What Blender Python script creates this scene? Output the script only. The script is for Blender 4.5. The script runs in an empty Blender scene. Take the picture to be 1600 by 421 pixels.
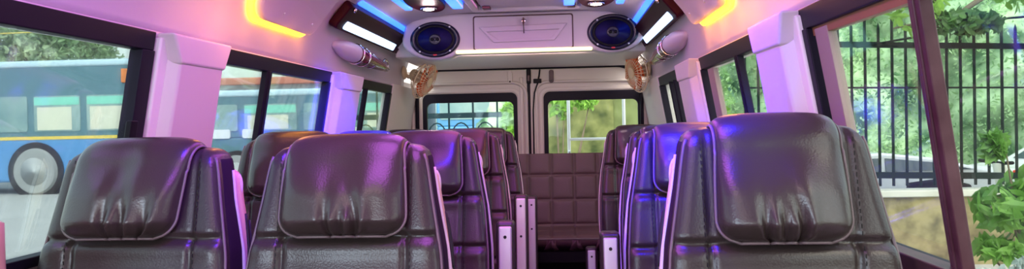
import bpy, bmesh, math, random
import numpy as np
from mathutils import Vector, Matrix

random.seed(7); np.random.seed(7)
H = 1.25            # eye height above the van floor; heights written as H+z
XC = -0.23          # centre line of the van
sc = bpy.context.scene
col = sc.collection
PI = math.pi

# ------------------------------------------------------------------ materials
def mat(name, color, rough=0.5, metal=0.0, emit=None, estr=0.0, noise=None, bump=None, coat=0.0, spec=0.5, sheen=0.0):
    m = bpy.data.materials.new(name); m.use_nodes = True
    nt = m.node_tree; b = nt.nodes['Principled BSDF']
    b.inputs['Base Color'].default_value = (*color, 1)
    b.inputs['Roughness'].default_value = rough
    b.inputs['Metallic'].default_value = metal
    b.inputs['Specular IOR Level'].default_value = spec
    if coat: b.inputs['Coat Weight'].default_value = coat; b.inputs['Coat Roughness'].default_value = 0.1
    if sheen: b.inputs['Sheen Weight'].default_value = sheen
    if emit:
        b.inputs['Emission Color'].default_value = (*emit, 1); b.inputs['Emission Strength'].default_value = estr
    if noise or bump:
        tc = nt.nodes.new('ShaderNodeTexCoord')
    if noise:   # (scale, colour2, contrast)
        n = nt.nodes.new('ShaderNodeTexNoise'); n.inputs['Scale'].default_value = noise[0]; n.inputs['Detail'].default_value = 6
        nt.links.new(tc.outputs['Object'], n.inputs['Vector'])
        r = nt.nodes.new('ShaderNodeValToRGB'); lo = 0.5 - noise[2]; hi = 0.5 + noise[2]
        r.color_ramp.elements[0].position = max(0, lo); r.color_ramp.elements[1].position = min(1, hi)
        r.color_ramp.elements[0].color = (*color, 1); r.color_ramp.elements[1].color = (*noise[1], 1)
        nt.links.new(n.outputs['Fac'], r.inputs['Fac']); nt.links.new(r.outputs['Color'], b.inputs['Base Color'])
    if bump:    # (scale, strength, kind)
        if bump[2] == 'v':
            n2 = nt.nodes.new('ShaderNodeTexVoronoi'); o = n2.outputs['Distance']
        else:
            n2 = nt.nodes.new('ShaderNodeTexNoise'); o = n2.outputs['Fac']; n2.inputs['Detail'].default_value = 4
        n2.inputs['Scale'].default_value = bump[0]
        nt.links.new(tc.outputs['Object'], n2.inputs['Vector'])
        bp = nt.nodes.new('ShaderNodeBump'); bp.inputs['Strength'].default_value = bump[1]; bp.inputs['Distance'].default_value = 0.004
        nt.links.new(o, bp.inputs['Height']); nt.links.new(bp.outputs['Normal'], b.inputs['Normal'])
    return m

def glass_mat(name, tint, film, film_fac, gloss=0.6):
    m = bpy.data.materials.new(name); m.use_nodes = True; nt = m.node_tree; nt.nodes.clear()
    out = nt.nodes.new('ShaderNodeOutputMaterial')
    tr = nt.nodes.new('ShaderNodeBsdfTransparent'); tr.inputs['Color'].default_value = (*tint, 1)
    gl = nt.nodes.new('ShaderNodeBsdfGlossy'); gl.inputs['Roughness'].default_value = 0.03
    df = nt.nodes.new('ShaderNodeBsdfDiffuse'); df.inputs['Color'].default_value = (*film, 1)
    fr = nt.nodes.new('ShaderNodeFresnel'); fr.inputs['IOR'].default_value = 1.45
    mu = nt.nodes.new('ShaderNodeMath'); mu.operation = 'MULTIPLY'; mu.inputs[1].default_value = gloss
    a = nt.nodes.new('ShaderNodeMixShader'); c = nt.nodes.new('ShaderNodeMixShader')
    tc = nt.nodes.new('ShaderNodeTexCoord'); n = nt.nodes.new('ShaderNodeTexNoise'); n.inputs['Scale'].default_value = 3
    mr = nt.nodes.new('ShaderNodeMath'); mr.operation = 'MULTIPLY'; mr.inputs[1].default_value = film_fac * 2
    L = nt.links.new
    L(tc.outputs['Object'], n.inputs['Vector']); L(n.outputs['Fac'], mr.inputs[0])
    L(mr.outputs[0], a.inputs['Fac']); L(tr.outputs[0], a.inputs[1]); L(df.outputs[0], a.inputs[2])
    L(fr.outputs[0], mu.inputs[0]); L(mu.outputs[0], c.inputs['Fac']); L(a.outputs[0], c.inputs[1]); L(gl.outputs[0], c.inputs[2])
    L(c.outputs[0], out.inputs['Surface'])
    return m

def leaf_mat(name, c1, c2, scale=0.8, transl=0.35):
    m = bpy.data.materials.new(name); m.use_nodes = True; nt = m.node_tree; b = nt.nodes['Principled BSDF']
    tc = nt.nodes.new('ShaderNodeTexCoord'); n = nt.nodes.new('ShaderNodeTexNoise'); n.inputs['Scale'].default_value = scale
    n.inputs['Detail'].default_value = 8
    r = nt.nodes.new('ShaderNodeValToRGB'); r.color_ramp.elements[0].color = (*c1, 1); r.color_ramp.elements[1].color = (*c2, 1)
    r.color_ramp.elements[0].position = .35; r.color_ramp.elements[1].position = .65
    nt.links.new(tc.outputs['Object'], n.inputs['Vector']); nt.links.new(n.outputs['Fac'], r.inputs['Fac'])
    nt.links.new(r.outputs['Color'], b.inputs['Base Color']); b.inputs['Roughness'].default_value = .45
    t = nt.nodes.new('ShaderNodeBsdfTranslucent'); nt.links.new(r.outputs['Color'], t.inputs['Color'])
    mx = nt.nodes.new('ShaderNodeMixShader'); mx.inputs['Fac'].default_value = transl
    nt.links.new(b.outputs[0], mx.inputs[1]); nt.links.new(t.outputs[0], mx.inputs[2])
    nt.links.new(mx.outputs[0], nt.nodes['Material Output'].inputs['Surface'])
    return m

M = {}
M['liner'] = mat('headliner_vinyl', (.57, .51, .57), .42, bump=(60, .06, 'n'))
M['panel'] = mat('pale_panel', (.74, .68, .66), .45)
M['door'] = mat('door_paint', (.72, .64, .58), .38)
M['emboss'] = mat('door_emboss', (.74, .66, .60), .35)
M['leather'] = mat('dark_leather', (.030, .021, .020), .31, noise=(3, (.042, .029, .027), .3), bump=(260, .07, 'v'), spec=.5)
M['leatherpad'] = mat('pad_leather', (.034, .023, .021), .29, noise=(3, (.048, .032, .029), .3), bump=(260, .06, 'v'), spec=.6)
M['benchleather'] = mat('bench_leather', (.12, .068, .070), .45, bump=(200, .15, 'v'), spec=.5)
M['fabric'] = mat('side_fabric', (.020, .009, .022), .85, spec=.15)
M['piping'] = mat('piping_cord', (.16, .11, .12), .4)
M['whiteedge'] = mat('shell_edge', (.72, .62, .58), .35)
M['shell'] = mat('seat_shell', (.68, .46, .30), .4)
M['black'] = mat('black_rubber', (.008, .006, .014), .5, spec=.2)
M['blackpl'] = mat('black_plastic', (.008, .007, .010), .5, spec=.15)
M['maroonfr'] = mat('maroon_frame', (.050, .012, .020), .35, noise=(14, (.11, .05, .06), .3), spec=.3)
M['gloss'] = mat('glossy_maroon', (.030, .004, .012), .45, spec=.06)
M['chrome'] = mat('chrome', (.85, .8, .85), .12, 1)
M['alu'] = mat('aluminium', (.66, .62, .66), .35, .4)
M['slide'] = mat('sliding_edge', (.30, .24, .20), .5)
M['flank'] = mat('pale_flank', (.90, .90, .84), .4)  # whiter than the pillar face panel
M['maroonlamp'] = mat('maroon_lamp', (.14, .015, .05), .15, spec=.5)
M['screw'] = mat('steel_screw', (.8, .8, .8), .3, .8)
M['darkhole'] = mat('dark_recess', (.01, .008, .008), .6)
M['carpet'] = mat('vinyl_floor', (.05, .045, .045), .7, noise=(8, (.08, .07, .065), .3))
M['brownbar'] = mat('brown_bar', (.24, .11, .04), .5)
M['orange'] = mat('orange_plastic', (.80, .16, .03), .3)
M['cream'] = mat('cream_plastic', (.80, .66, .40), .35)
M['creamcage'] = mat('cream_cage', (.85, .72, .46), .35)
M['amber'] = mat('amber_led', (1, .6, .1), .4, emit=(1.0, .40, .012), estr=9.5)
M['blueled'] = mat('blue_led', (.2, .4, 1), .4, emit=(.02, .13, 1.0), estr=3.2)
M['whiteled'] = mat('white_blue_led', (.8, .9, 1), .4, emit=(.42, .66, 1.0), estr=2.6)
M['stripled'] = mat('warm_strip', (1, 1, .8), .4, emit=(1.0, .86, .30), estr=1.25)
M['lampled'] = mat('warm_lamp', (1, .95, .9), .4, emit=(1.0, .88, .72), estr=14)
M['red'] = mat('red_mark', (.6, .01, .02), .4)
M['cone'] = mat('speaker_cone', (.035, .025, .20), .35)
M['spkrim'] = mat('speaker_rim', (.01, .008, .03), .3)
M['glassL'] = glass_mat('window_glass', (.86, .95, .95), (.60, .74, .76), .03)
M['glassR'] = glass_mat('window_glass_clear', (.92, .97, .95), (.55, .65, .6), .003, .30)
M['brass'] = mat('key_metal', (.10, .06, .05), .3, .8)
# outdoors
M['asphalt'] = mat('asphalt', (.40, .39, .37), .9, noise=(1.2, (.52, .51, .48), .3))
M['busblue'] = mat('bus_blue', (.10, .30, .62), .35)
M['busteal'] = mat('bus_teal', (.10, .22, .27), .4)
M['bustop'] = mat('bus_roof', (.55, .74, .84), .4)
M['busglass'] = mat('bus_glass', (.16, .30, .32), .12, noise=(.7, (.42, .55, .52), .25))
M['busstripe'] = mat('bus_stripe', (.85, .62, .10), .5)
M['tyre'] = mat('tyre_rubber', (.34, .35, .35), .8)
M['rim'] = mat('wheel_steel', (.62, .64, .64), .5)
M['markorange'] = mat('marker_orange', (.85, .25, .05), .4)
M['white'] = mat('white_paint', (.82, .84, .84), .4)
M['mint'] = mat('mint_panel', (.25, .70, .55), .5)
M['creamp'] = mat('cream_panel', (.72, .72, .58), .6)
M['carwhite'] = mat('car_white', (.80, .82, .84), .2, coat=.6)
M['carsilver'] = mat('car_silver', (.66, .70, .74), .25, coat=.6)
M['carglass'] = mat('car_glass', (.05, .08, .10), .1)
M['taillamp'] = mat('tail_lamp', (.85, .07, .03), .3)
M['concrete'] = mat('stained_concrete', (.10, .085, .04), .9, noise=(4.5, (.32, .27, .13), .14), bump=(9, .5, 'n'))
M['coping'] = mat('wall_coping', (.60, .60, .52), .8, noise=(5, (.45, .45, .38), .3))
M['mossy'] = mat('mossy_wall', (.05, .07, .018), .9, noise=(4.2, (.30, .31, .11), .16), bump=(12, .5, 'n'))
M['mossshade'] = mat('mossy_pier', (.10, .12, .04), .9, noise=(4, (.2, .24, .09), .2), bump=(12, .5, 'n'))  # darker moss copy; the pier's shade is put into its colour
M['iron'] = mat('green_black_iron', (.003, .012, .009), .6, spec=.2)
M['gateiron'] = mat('teal_iron', (.006, .024, .034), .6, spec=.2)
M['bark'] = mat('bark', (.10, .07, .045), .9, noise=(8, (.17, .13, .09), .3))
M['leafmid'] = leaf_mat('bush_leaves', (.05, .18, .025), (.26, .50, .09), 2.5, .4)
M['leafhedge'] = leaf_mat('creeper_leaves', (.13, .30, .13), (.52, .74, .42), .9)
M['leafbright'] = leaf_mat('bright_leaves', (.14, .34, .03), (.40, .68, .12), 1.5, .5)
M['leafdark'] = leaf_mat('dark_leaves', (.035, .10, .03), (.10, .22, .06), 1.5, .3)
M['leafpale'] = leaf_mat('tree_leaves', (.20, .36, .14), (.62, .74, .46), .7, .3)
M['leafgrey'] = leaf_mat('pale_grey_leaves', (.24, .32, .28), (.60, .66, .62), 3, .2)
M['bank'] = mat('leafy_bank', (.05, .14, .06), .9, noise=(1.6, (.50, .72, .44), .14), bump=(6, 1.0, 'n'))
M['building'] = mat('building_wall', (.50, .56, .55), .8, noise=(.5, (.6, .66, .66), .3))
M['roofred'] = mat('red_roof', (.65, .22, .14), .7)
M['bluepaint'] = mat('blue_sheet', (.06, .24, .55), .5, noise=(1, (.15, .42, .62), .3))
M['tealpaint'] = mat('teal_sheet', (.25, .58, .55), .5)

# ------------------------------------------------------------------ helpers
def link_mesh(name, verts, faces, material, parent=None, smooth=False, recalc=True, bevel=0, loc=None):
    me = bpy.data.meshes.new(name)
    me.from_pydata([tuple(v) for v in verts], [], [tuple(f) for f in faces])
    if recalc:
        bm = bmesh.new(); bm.from_mesh(me); bmesh.ops.recalc_face_normals(bm, faces=bm.faces); bm.to_mesh(me); bm.free()
    me.materials.append(material)
    if smooth:
        for p in me.polygons: p.use_smooth = True
    o = bpy.data.objects.new(name, me); col.objects.link(o)
    if loc is not None: o.location = loc
    if parent: o.parent = parent
    if bevel:
        b = o.modifiers.new('bevel', 'BEVEL'); b.width = bevel; b.segments = 3; b.limit_method = 'ANGLE'
        for p in me.polygons: p.use_smooth = True
        w = o.modifiers.new('wn', 'WEIGHTED_NORMAL'); w.keep_sharp = True
    return o

class MB:
    """collects shapes of one part"""
    def __init__(s): s.v = []; s.f = []
    def add(s, v, f):
        n = len(s.v); s.v += [tuple(p) for p in v]; s.f += [tuple(i + n for i in q) for q in f]; return s
    def box(s, a, b):
        x0, y0, z0 = a; x1, y1, z1 = b
        return s.add([(x0,y0,z0),(x1,y0,z0),(x1,y1,z0),(x0,y1,z0),(x0,y0,z1),(x1,y0,z1),(x1,y1,z1),(x0,y1,z1)],
                     [(0,3,2,1),(4,5,6,7),(0,1,5,4),(1,2,6,5),(2,3,7,6),(3,0,4,7)])
    def hexa(s, p8): return s.add(p8, [(0,3,2,1),(4,5,6,7),(0,1,5,4),(1,2,6,5),(2,3,7,6),(3,0,4,7)])
    def tube(s, pts, r, n=8, cap=True, closed=False):
        pts = [Vector(p) for p in pts]; N = len(pts); rs = r if isinstance(r, (list, tuple)) else [r] * N
        V = []; up = None
        for i, p in enumerate(pts):
            if closed: t = pts[(i+1) % N] - pts[i-1]
            else: t = pts[min(i+1, N-1)] - pts[max(i-1, 0)]
            t.normalize()
            if up is None:
                up = Vector((0,0,1)) if abs(t.z) < .9 else Vector((1,0,0))
            a = t.cross(up)
            if a.length < 1e-6: a = t.orthogonal()
            a.normalize(); b = a.cross(t); b.normalize(); up = b
            for k in range(n):
                an = 2*PI*k/n; V.append(p + (a*math.cos(an) + b*math.sin(an)) * rs[i])
        F = []
        for i in range(N if closed else N-1):
            j = (i+1) % N
            for k in range(n): F.append((i*n+k, i*n+(k+1)%n, j*n+(k+1)%n, j*n+k))
        if cap and not closed: F.append(tuple(range(n))[::-1]); F.append(tuple((N-1)*n+k for k in range(n)))
        return s.add(V, F)
    def prism(s, poly, fn0, fn1):
        n = len(poly); V = [fn0(*p) for p in poly] + [fn1(*p) for p in poly]
        F = [tuple(range(n))[::-1], tuple(range(n, 2*n))] + [(i, (i+1)%n, n+(i+1)%n, n+i) for i in range(n)]
        return s.add(V, F)
    def ring(s, outer, inner, fn0, fn1):
        n = len(outer); V = [fn0(*p) for p in outer]+[fn0(*p) for p in inner]+[fn1(*p) for p in outer]+[fn1(*p) for p in inner]
        F = []
        for i in range(n):
            j = (i+1) % n
            F += [(i, n+i, n+j, j), (2*n+i, 2*n+j, 3*n+j, 3*n+i), (i, j, 2*n+j, 2*n+i), (n+i, 3*n+i, 3*n+j, n+j)]
        return s.add(V, F)
    def lathe(s, prof, c, ax, n=32, sx=1, cap=True):
        """prof: (radius, along axis); sx squashes second in-plane direction"""
        ax = Vector(ax).normalized(); c = Vector(c)
        a = Vector((1,0,0)) if abs(ax.x) < .9 else Vector((0,1,0))
        a = (a - ax*a.dot(ax)).normalized(); b = ax.cross(a)
        V = []
        for r, h in prof:
            for k in range(n):
                an = 2*PI*k/n; V.append(c + a*math.cos(an)*r + b*math.sin(an)*r*sx + ax*h)
        F = [(i*n+k, i*n+(k+1)%n, (i+1)*n+(k+1)%n, (i+1)*n+k) for i in range(len(prof)-1) for k in range(n)]
        if cap: F.append(tuple(range(n))[::-1]); F.append(tuple((len(prof)-1)*n+k for k in range(n)))
        return s.add(V, F)
    def build(s, name, material, parent=None, **k): return link_mesh(name, s.v, s.f, material, parent, **k)

def rrect(x0, z0, x1, z1, r, n=6):
    r = min(r, abs(x1-x0)/2*.999, abs(z1-z0)/2*.999); P = []
    for cx, cz, a0 in ((x1-r, z1-r, 0), (x0+r, z1-r, 90), (x0+r, z0+r, 180), (x1-r, z0+r, 270)):
        for k in range(n+1):
            a = math.radians(a0 + 90*k/n); P.append((cx + r*math.cos(a), cz + r*math.sin(a)))
    return P

def empty(name, label, cat, loc=(0,0,0), rz=0, group=None, kind=None):
    o = bpy.data.objects.new(name, None); col.objects.link(o); o.location = loc; o.rotation_euler = (0,0,rz)
    o.empty_display_size = .1
    return tag(o, label, cat, group, kind)
def tag(o, label=None, cat=None, group=None, kind=None):
    if label: o['label'] = label
    if cat: o['category'] = cat
    if group: o['group'] = group
    if kind: o['kind'] = kind
    return o
def struct(o, label=None, cat=None):
    o['kind'] = 'structure'
    if label: o['label'] = label
    if cat: o['category'] = cat
    return o
def copy_tree(o, parent=None):
    c = o.copy(); col.objects.link(c); c.parent = parent
    for ch in [k for k in bpy.data.objects if k.parent == o]: copy_tree(ch, c)
    return c

# ------------------------------------------------------------------ van shell
def hw(z): return .83 - .18*z            # half width of the side walls at height z (about the eye line)
def wp(side, y, z, d=0): return (XC + side*(hw(z) - d), y, H + z)   # d > 0 is towards the aisle
def wallbox(mb, side, y0, y1, z0, z1, d0, d1, dy=0):
    mb.hexa([wp(side,y0,z0,d1), wp(side,y1,z0,d1), wp(side,y1,z0,d0), wp(side,y0,z0,d0),
             wp(side,y0+dy,z1,d1), wp(side,y1+dy,z1,d1), wp(side,y1+dy,z1,d0), wp(side,y0+dy,z1,d0)])
    return mb

PROF = [(.792,.25),(.788,.29),(.775,.36),(.752,.42),(.715,.48),(.66,.535),(.59,.575),(.50,.60),(.38,.613),(.2,.622),(0,.626)]
_S = [0]
for (a, b), (c, d) in zip(PROF, PROF[1:]): _S.append(_S[-1] + math.hypot(c-a, d-b))
def hl(side, y, s, off=0.0):
    """point on the roof lining, s = distance up from its lower edge, off > 0 into the cabin"""
    s = min(max(s, 0), _S[-1]-1e-6)
    for i in range(len(PROF)-1):
        if s <= _S[i+1]:
            t = (s-_S[i])/(_S[i+1]-_S[i]); break
    def nrm(j):
        j0 = max(j-1, 0); j1 = min(j+1, len(PROF)-1)
        dx, dz = PROF[j1][0]-PROF[j0][0], PROF[j1][1]-PROF[j0][1]; l = math.hypot(dx, dz)
        return (-dz/l, dx/l)
    n0, n1 = nrm(i), nrm(i+1)
    h = PROF[i][0]*(1-t) + PROF[i+1][0]*t; z = PROF[i][1]*(1-t) + PROF[i+1][1]*t
    nx, nz = n0[0]*(1-t)+n1[0]*t, n0[1]*(1-t)+n1[1]*t
    return (XC + side*(h + nx*off), y, H + z + nz*off)
def s_of_z(z):
    for i in range(len(PROF)-1):
        if z <= PROF[i+1][1]:
            return _S[i] + (z-PROF[i][1])/(PROF[i+1][1]-PROF[i][1])*(_S[i+1]-_S[i])
    return _S[-1]
def patch(mb, side, poly, o0, o1, dome=0.0, steps=6):
    """rounded slab lying on the curved lining; poly in (y, s)"""
    cy = sum(p[0] for p in poly)/len(poly); cs = sum(p[1] for p in poly)/len(poly); n = len(poly)
    V = [hl(side, y, s, o0) for y, s in poly]; F = []
    for q in range(steps):
        k = 1 - q/steps; o = o1 + dome*(1-k*k)
        V += [hl(side, cy+(y-cy)*k, cs+(s-cs)*k, o) for y, s in poly]
    V.append(hl(side, cy, cs, o1+dome))
    for q in range(steps):
        for i in range(n): j = (i+1)%n; F.append((q*n+i, q*n+j, (q+1)*n+j, (q+1)*n+i))
    c = len(V)-1
    for i in range(n): F.append((steps*n+i, steps*n+(i+1)%n, c))
    F.append(tuple(range(n))[::-1])
    mb.add(V, F); return mb

Y0, Y1 = -1.1, 5.1
# roof lining with its curved sides
V = []; F = []
ys = [Y0 + (4.72-Y0)*i/60 for i in range(61)]
ss = [_S[-1]*i/40 for i in range(41)]
line = [(-1, s) for s in ss] + [(1, s) for s in ss[::-1][1:]]
n = len(line)
for off in (0.0, -.03):
    for y in ys: V += [hl(sd, y, s, off) for sd, s in line]
for L in range(2):
    b = L*n*len(ys)
    for i in range(len(ys)-1):
        for j in range(n-1): F.append((b+i*n+j, b+i*n+j+1, b+(i+1)*n+j+1, b+(i+1)*n+j))
b = n*len(ys)
for i in range(len(ys)-1):
    for j in (0, n-1): F.append((i*n+j, (i+1)*n+j, b+(i+1)*n+j, b+i*n+j))
for i in (0, len(ys)-1):
    for j in range(n-1): F.append((i*n+j, i*n+j+1, b+i*n+j+1, b+i*n+j))
struct(link_mesh('ceiling', V, F, M['liner'], smooth=True), 'pale curved roof lining above the windows', 'ceiling')
# lower lip of the lining
for side, nm in ((-1, 'left'), (1, 'right')):
    mb = MB(); mb.tube([(XC+side*.790, y, H+.249) for y in (Y0, 1.5, 3, 4.72)], .008, 10)
    struct(mb.build('trim_%d' % (1 if side < 0 else 2), M['panel'], smooth=True))
    # wall below the windows, header behind the lining, rear corner
    mb = MB(); wallbox(mb, side, Y0, Y1+.02, -H, -.275, -.05, 0.0)
    wallbox(mb, side, Y0, Y1+.02, .21, .30, -.06, -.028)
    if side > 0: wallbox(mb, side, Y0, .30, -.275, .23, -.05, .01)
    else:
        wallbox(mb, side, Y0, -.75, -.275, .23, -.05, .01); wallbox(mb, side, -.05, .30, -.275, .23, -.05, .01)  # unseen gap left in the wall for the added fill lamp
    # panel between the last window and the doors
    wallbox(mb, side, 4.36 if side < 0 else 4.22, Y1+.02, -.275, .262, -.05, .012)
    struct(mb.build('wall_'+nm, M['panel'], bevel=.004), 'pale side panel of the van under the windows', 'wall')
mb = MB(); mb.box((-1.35, Y0, -.04), (.92, 5.2, 0)); struct(mb.build('floor', M['carpet']))

mb = MB(); mb.box((-1.2, -1.14, 0), (.75, -1.10, H-.22)); mb.box((-1.2, -1.14, H+.34), (.75, -1.10, H+.66))
mb.box((-1.2, -1.14, H-.22), (-.95, -1.10, H+.34)); mb.box((.49, -1.14, H-.22), (.75, -1.10, H+.34))
struct(mb.build('wall_front', M['panel']))
# pillars (trim) between the windows, with their flared caps under the lining
def pillar(num, side, y0, y1):
    mb = MB()
    # main pressed face, its sloping near and far flanks
    for (a, b, d) in ((y0+.055, y1-.012, .050),):
        mb.hexa([wp(side,a-.012,-.275,d), wp(side,b+.008,-.275,d), wp(side,b+.012,-.275,-.04), wp(side,a-.05,-.275,-.04),
                 wp(side,a,.235,d), wp(side,b,.235,d), wp(side,b+.010,.235,-.04), wp(side,a-.04,.235,-.04)])
    o = struct(mb.build('trim_%d' % num, M['panel'], bevel=.008))
    mb = MB(); wallbox(mb, side, y0, y0+.05, -.275, .24, -.03, .018)
    mb.build('pillar_flank', M['flank'], o, bevel=.006)
    mb = MB()
    a, b = y0+.035, y1+.012
    mb.hexa([wp(side,a+.012,.175,.056), wp(side,b-.02,.175,.056), wp(side,b-.02,.175,-.03), wp(side,a+.012,.175,-.03),
             wp(side,a-.03,.252,.048), wp(side,b+.02,.252,.048), wp(side,b+.02,.252,-.03), wp(side,a-.03,.252,-.03)])
    mb.build('pillar_cap', M['panel'], o, bevel=.008)
pillar(3, -1, 1.79, 2.09); pillar(4, -1, 3.19, 3.55)
pillar(5, 1, 1.735, 2.02); pillar(6, 1, 2.98, 3.32)

def window(num, side, y0, y1, frame_w, divs, material=None, divw=.025, gm='glassL', fm='black', lock=None, slide=None):
    mb = MB()
    wallbox(mb, side, y0, y1, .205, .252, -.025, .006)           # deep header gasket
    wallbox(mb, side, y0, y1, -.275, -.252, -.025, .012)
    wallbox(mb, side, y1-frame_w, y1, -.252, .205, -.025, .010)
    wallbox(mb, side, y0, y0+frame_w, -.252, .205, -.025, .010)
    o = struct(mb.build('window_%d' % num, M['black'], bevel=.003))
    if fm != 'black':
        mb = MB(); wallbox(mb, side, y0+frame_w, y1-frame_w, -.292, -.250, -.01, .028)
        mb.build('sill_rail', M[fm], o, bevel=.004)
        mb = MB(); wallbox(mb, side, y0+frame_w, y1-frame_w, .187, .206, -.02, -.004)
        mb.build('reflected_strip', M['brownbar'], o)  # brown strip carrying a reflected stripe in its colour
    for (a, b, dy) in divs:
        mb = MB(); wallbox(mb, side, a, b, -.254, .207, -.016, .006, dy)
        wallbox(mb, side, a+.35*(b-a), a+.55*(b-a), -.254, .207, .0, .010, dy)
        mb.build('divider', M[fm], o, bevel=.003)
    mb = MB(); wallbox(mb, side, y0+frame_w*.6, y1-frame_w*.6, -.26, .21, -.014, -.010)
    mb.build('pane', M[gm], o)
    if slide:
        mb = MB(); wallbox(mb, side, slide[0], slide[1], -.25, .20, -.022, -.002)
        mb.build('sliding_edge', M['slide'], o, bevel=.002)
    if lock:
        mb = MB(); wallbox(mb, side, lock-.018, lock+.012, -.02, .03, .006, .022)
        mb.build('latch', M['blackpl'], o, bevel=.004)
    return o
window(1, -1, .30, 1.785, .055, [], lock=1.725)
window(2, -1, 2.06, 3.215, .05, [(2.50, 2.545, 0)])
window(3, -1, 3.50, 4.37, .04, [(3.80, 3.835, 0)])
window(4, 1, .30, 1.75, .045, [(1.230, 1.268, -.035)], gm='glassR', fm='maroonfr', slide=(1.615, 1.69))
window(5, 1, 1.98, 3.02, .05, [(2.38, 2.425, 0)], gm='glassR', slide=(2.80, 2.90))
window(6, 1, 3.28, 4.24, .05, [(3.68, 3.72, 0), (3.84, 3.86, 0)], gm='glassR')

# ------------------------------------------------------------------ rear doors
def fy(y): return lambda x, z: (x, y, H+z)
def outline(x0, x1, z0, z1, r0, r1, n=8):
    """rounded top corners of radii r0 (left) and r1 (right)"""
    P = []
    for cx, r, a0 in ((x1-r1, r1, 0), (x0+r0, r0, 90)):
        for k in range(n+1):
            a = math.radians(a0+90*k/n); P.append((cx + r*math.cos(a), z1 - r + r*math.sin(a)))
    for k in range(n+1): P.append((x0, z0))
    for k in range(n+1): P.append((x1, z0))
    # distinct lower points
    m = 2*(n+1)
    for k in range(n+1):
        P[m+k] = (x0 + (x1-x0)*.02*k/n, z0); P[m+n+1+k] = (x1 - (x1-x0)*.02*(1-k/n), z0)
    return P
def rear_door(num, x0, x1, wx0, wx1, r0, r1):
    yd = 5.10; top = .382
    n = 8
    hole = rrect(wx0, -.27, wx1, .226, .045, n)
    out = outline(x0, x1, -1.12, top, r0, r1, n)
    mb = MB(); mb.ring(out, hole, fy(yd), fy(yd+.05)); o = struct(mb.build('door_%d' % num, M['door'], bevel=.006))
    # pressed double contour round the window
    mb = MB()
    mb.ring(rrect(wx0-.075, -.34, wx1+.075, .305, .10, n), rrect(wx0-.052, -.318, wx1+.052, .283, .085, n), fy(yd-.022), fy(yd+.01))
    mb.build('pressed_bead', M['emboss'], o, bevel=.010)
    mb = MB(); mb.ring(rrect(wx0-.03, -.30, wx1+.03, .256, .07, n), rrect(wx0-.006, -.276, wx1+.006, .232, .05, n), fy(yd-.006), fy(yd+.01))
    mb.build('window_surround', M['emboss'], o, bevel=.004)
    mb = MB(); mb.ring(rrect(wx0, -.27, wx1, .226, .045, n), rrect(wx0+.030, -.24, wx1-.027, .163, .04, n), fy(yd-.004), fy(yd+.03))
    mb.build('black_border', M['black'], o, bevel=.003)
    mb = MB(); mb.prism(rrect(wx0+.02, -.25, wx1-.02, .19, .04, n), fy(yd+.018), fy(yd+.022)); mb.build('pane', M['glassR'], o)
    return o
d1 = rear_door(1, -1.035, -.236, -.970, -.306, .10, .012)
d2 = rear_door(2, -.214, .585, -.124, .550, .012, .10)
# seal round the whole opening and the frame behind it
mb = MB()
P = [(-1.004, -1.1), (-1.004, .20)] + [(-1.004+.17*(1-math.cos(a)), .225+.17*math.sin(a)) for a in [math.radians(10*k) for k in range(0, 10)]]
Q = [(2*XC+.002-x, z) for x, z in P[::-1]]
mb.tube([(x, 5.078, H+z) for x, z in P+Q], .013, 8)
struct(mb.build('trim_7', M['black'], smooth=True))
mb = MB(); mb.box((-1.15, 5.09, H+.385), (.70, 5.16, H+.66)); mb.box((-1.16, 5.12, 0), (-1.03, 5.16, H+.39)); mb.box((.58, 5.12, 0), (.70, 5.16, H+.39))
struct(mb.build('wall_rear', M['door']))
# astragal strips along the centre seam
mb = MB(); mb.box((-.236, 5.115, .12), (-.214, 5.13, H+.38)); struct(mb.build('trim_8', M['black']))
for i, (x, w) in enumerate(((-.275, .012), (-.172, .010))):
    mb = MB(); mb.box((x-w, 5.086, .14), (x+w, 5.102, H+.33)); struct(mb.build('trim_%d' % (9+i), M['emboss'], bevel=.005))
# hooks, latch, cable
for i, (x, lab) in enumerate(((-.352, 'small pale hook at the top of the rear door with the gate behind it'), (-.067, 'small maroon hook at the top of the rear door beside the cable'))):
    mb = MB(); mb.prism(rrect(x-.016, .285, x+.016, .375, .014), fy(5.075), fy(5.098)); o = mb.build('door_hook', M['door'] if i == 0 else M['maroonfr'], bevel=.003)
    tag(o, lab, 'hook')
    mb = MB(); mb.lathe([(.006, 0), (.006, .004)], (x, 5.074, H+.30), (0,-1,0), 12); mb.build('screw', M['darkhole'], o)
mb = MB(); mb.box((-.238, 5.068, H+.285), (-.208, 5.098, H+.385)); o = mb.build('door_latch', M['blackpl'], bevel=.004)
tag(o, 'black latch block at the top of the seam between the rear doors', 'latch')
mb = MB(); mb.box((-.231, 5.060, H+.30), (-.215, 5.07, H+.34)); mb.build('catch', M['maroonfr'], o, bevel=.002)
mb = MB(); mb.tube([(-.145, 5.085, H+.38), (-.15, 5.08, H+.34), (-.163, 5.08, H+.28), (-.185, 5.08, H+.22), (-.195, 5.08, H+.1), (-.195, 5.08, H-.1), (-.197, 5.08, H-.4), (-.197, 5.085, H-1.0)], .0055, 8)
o = mb.build('door_cable', M['blackpl'], smooth=True); tag(o, 'thin black cable running down beside the seam of the rear doors', 'cable')
mb = MB(); mb.box((-.19, 5.066, H+.285), (-.135, 5.090, H+.315)); mb.build('cable_clip', M['blackpl'], o, bevel=.004)

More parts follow.
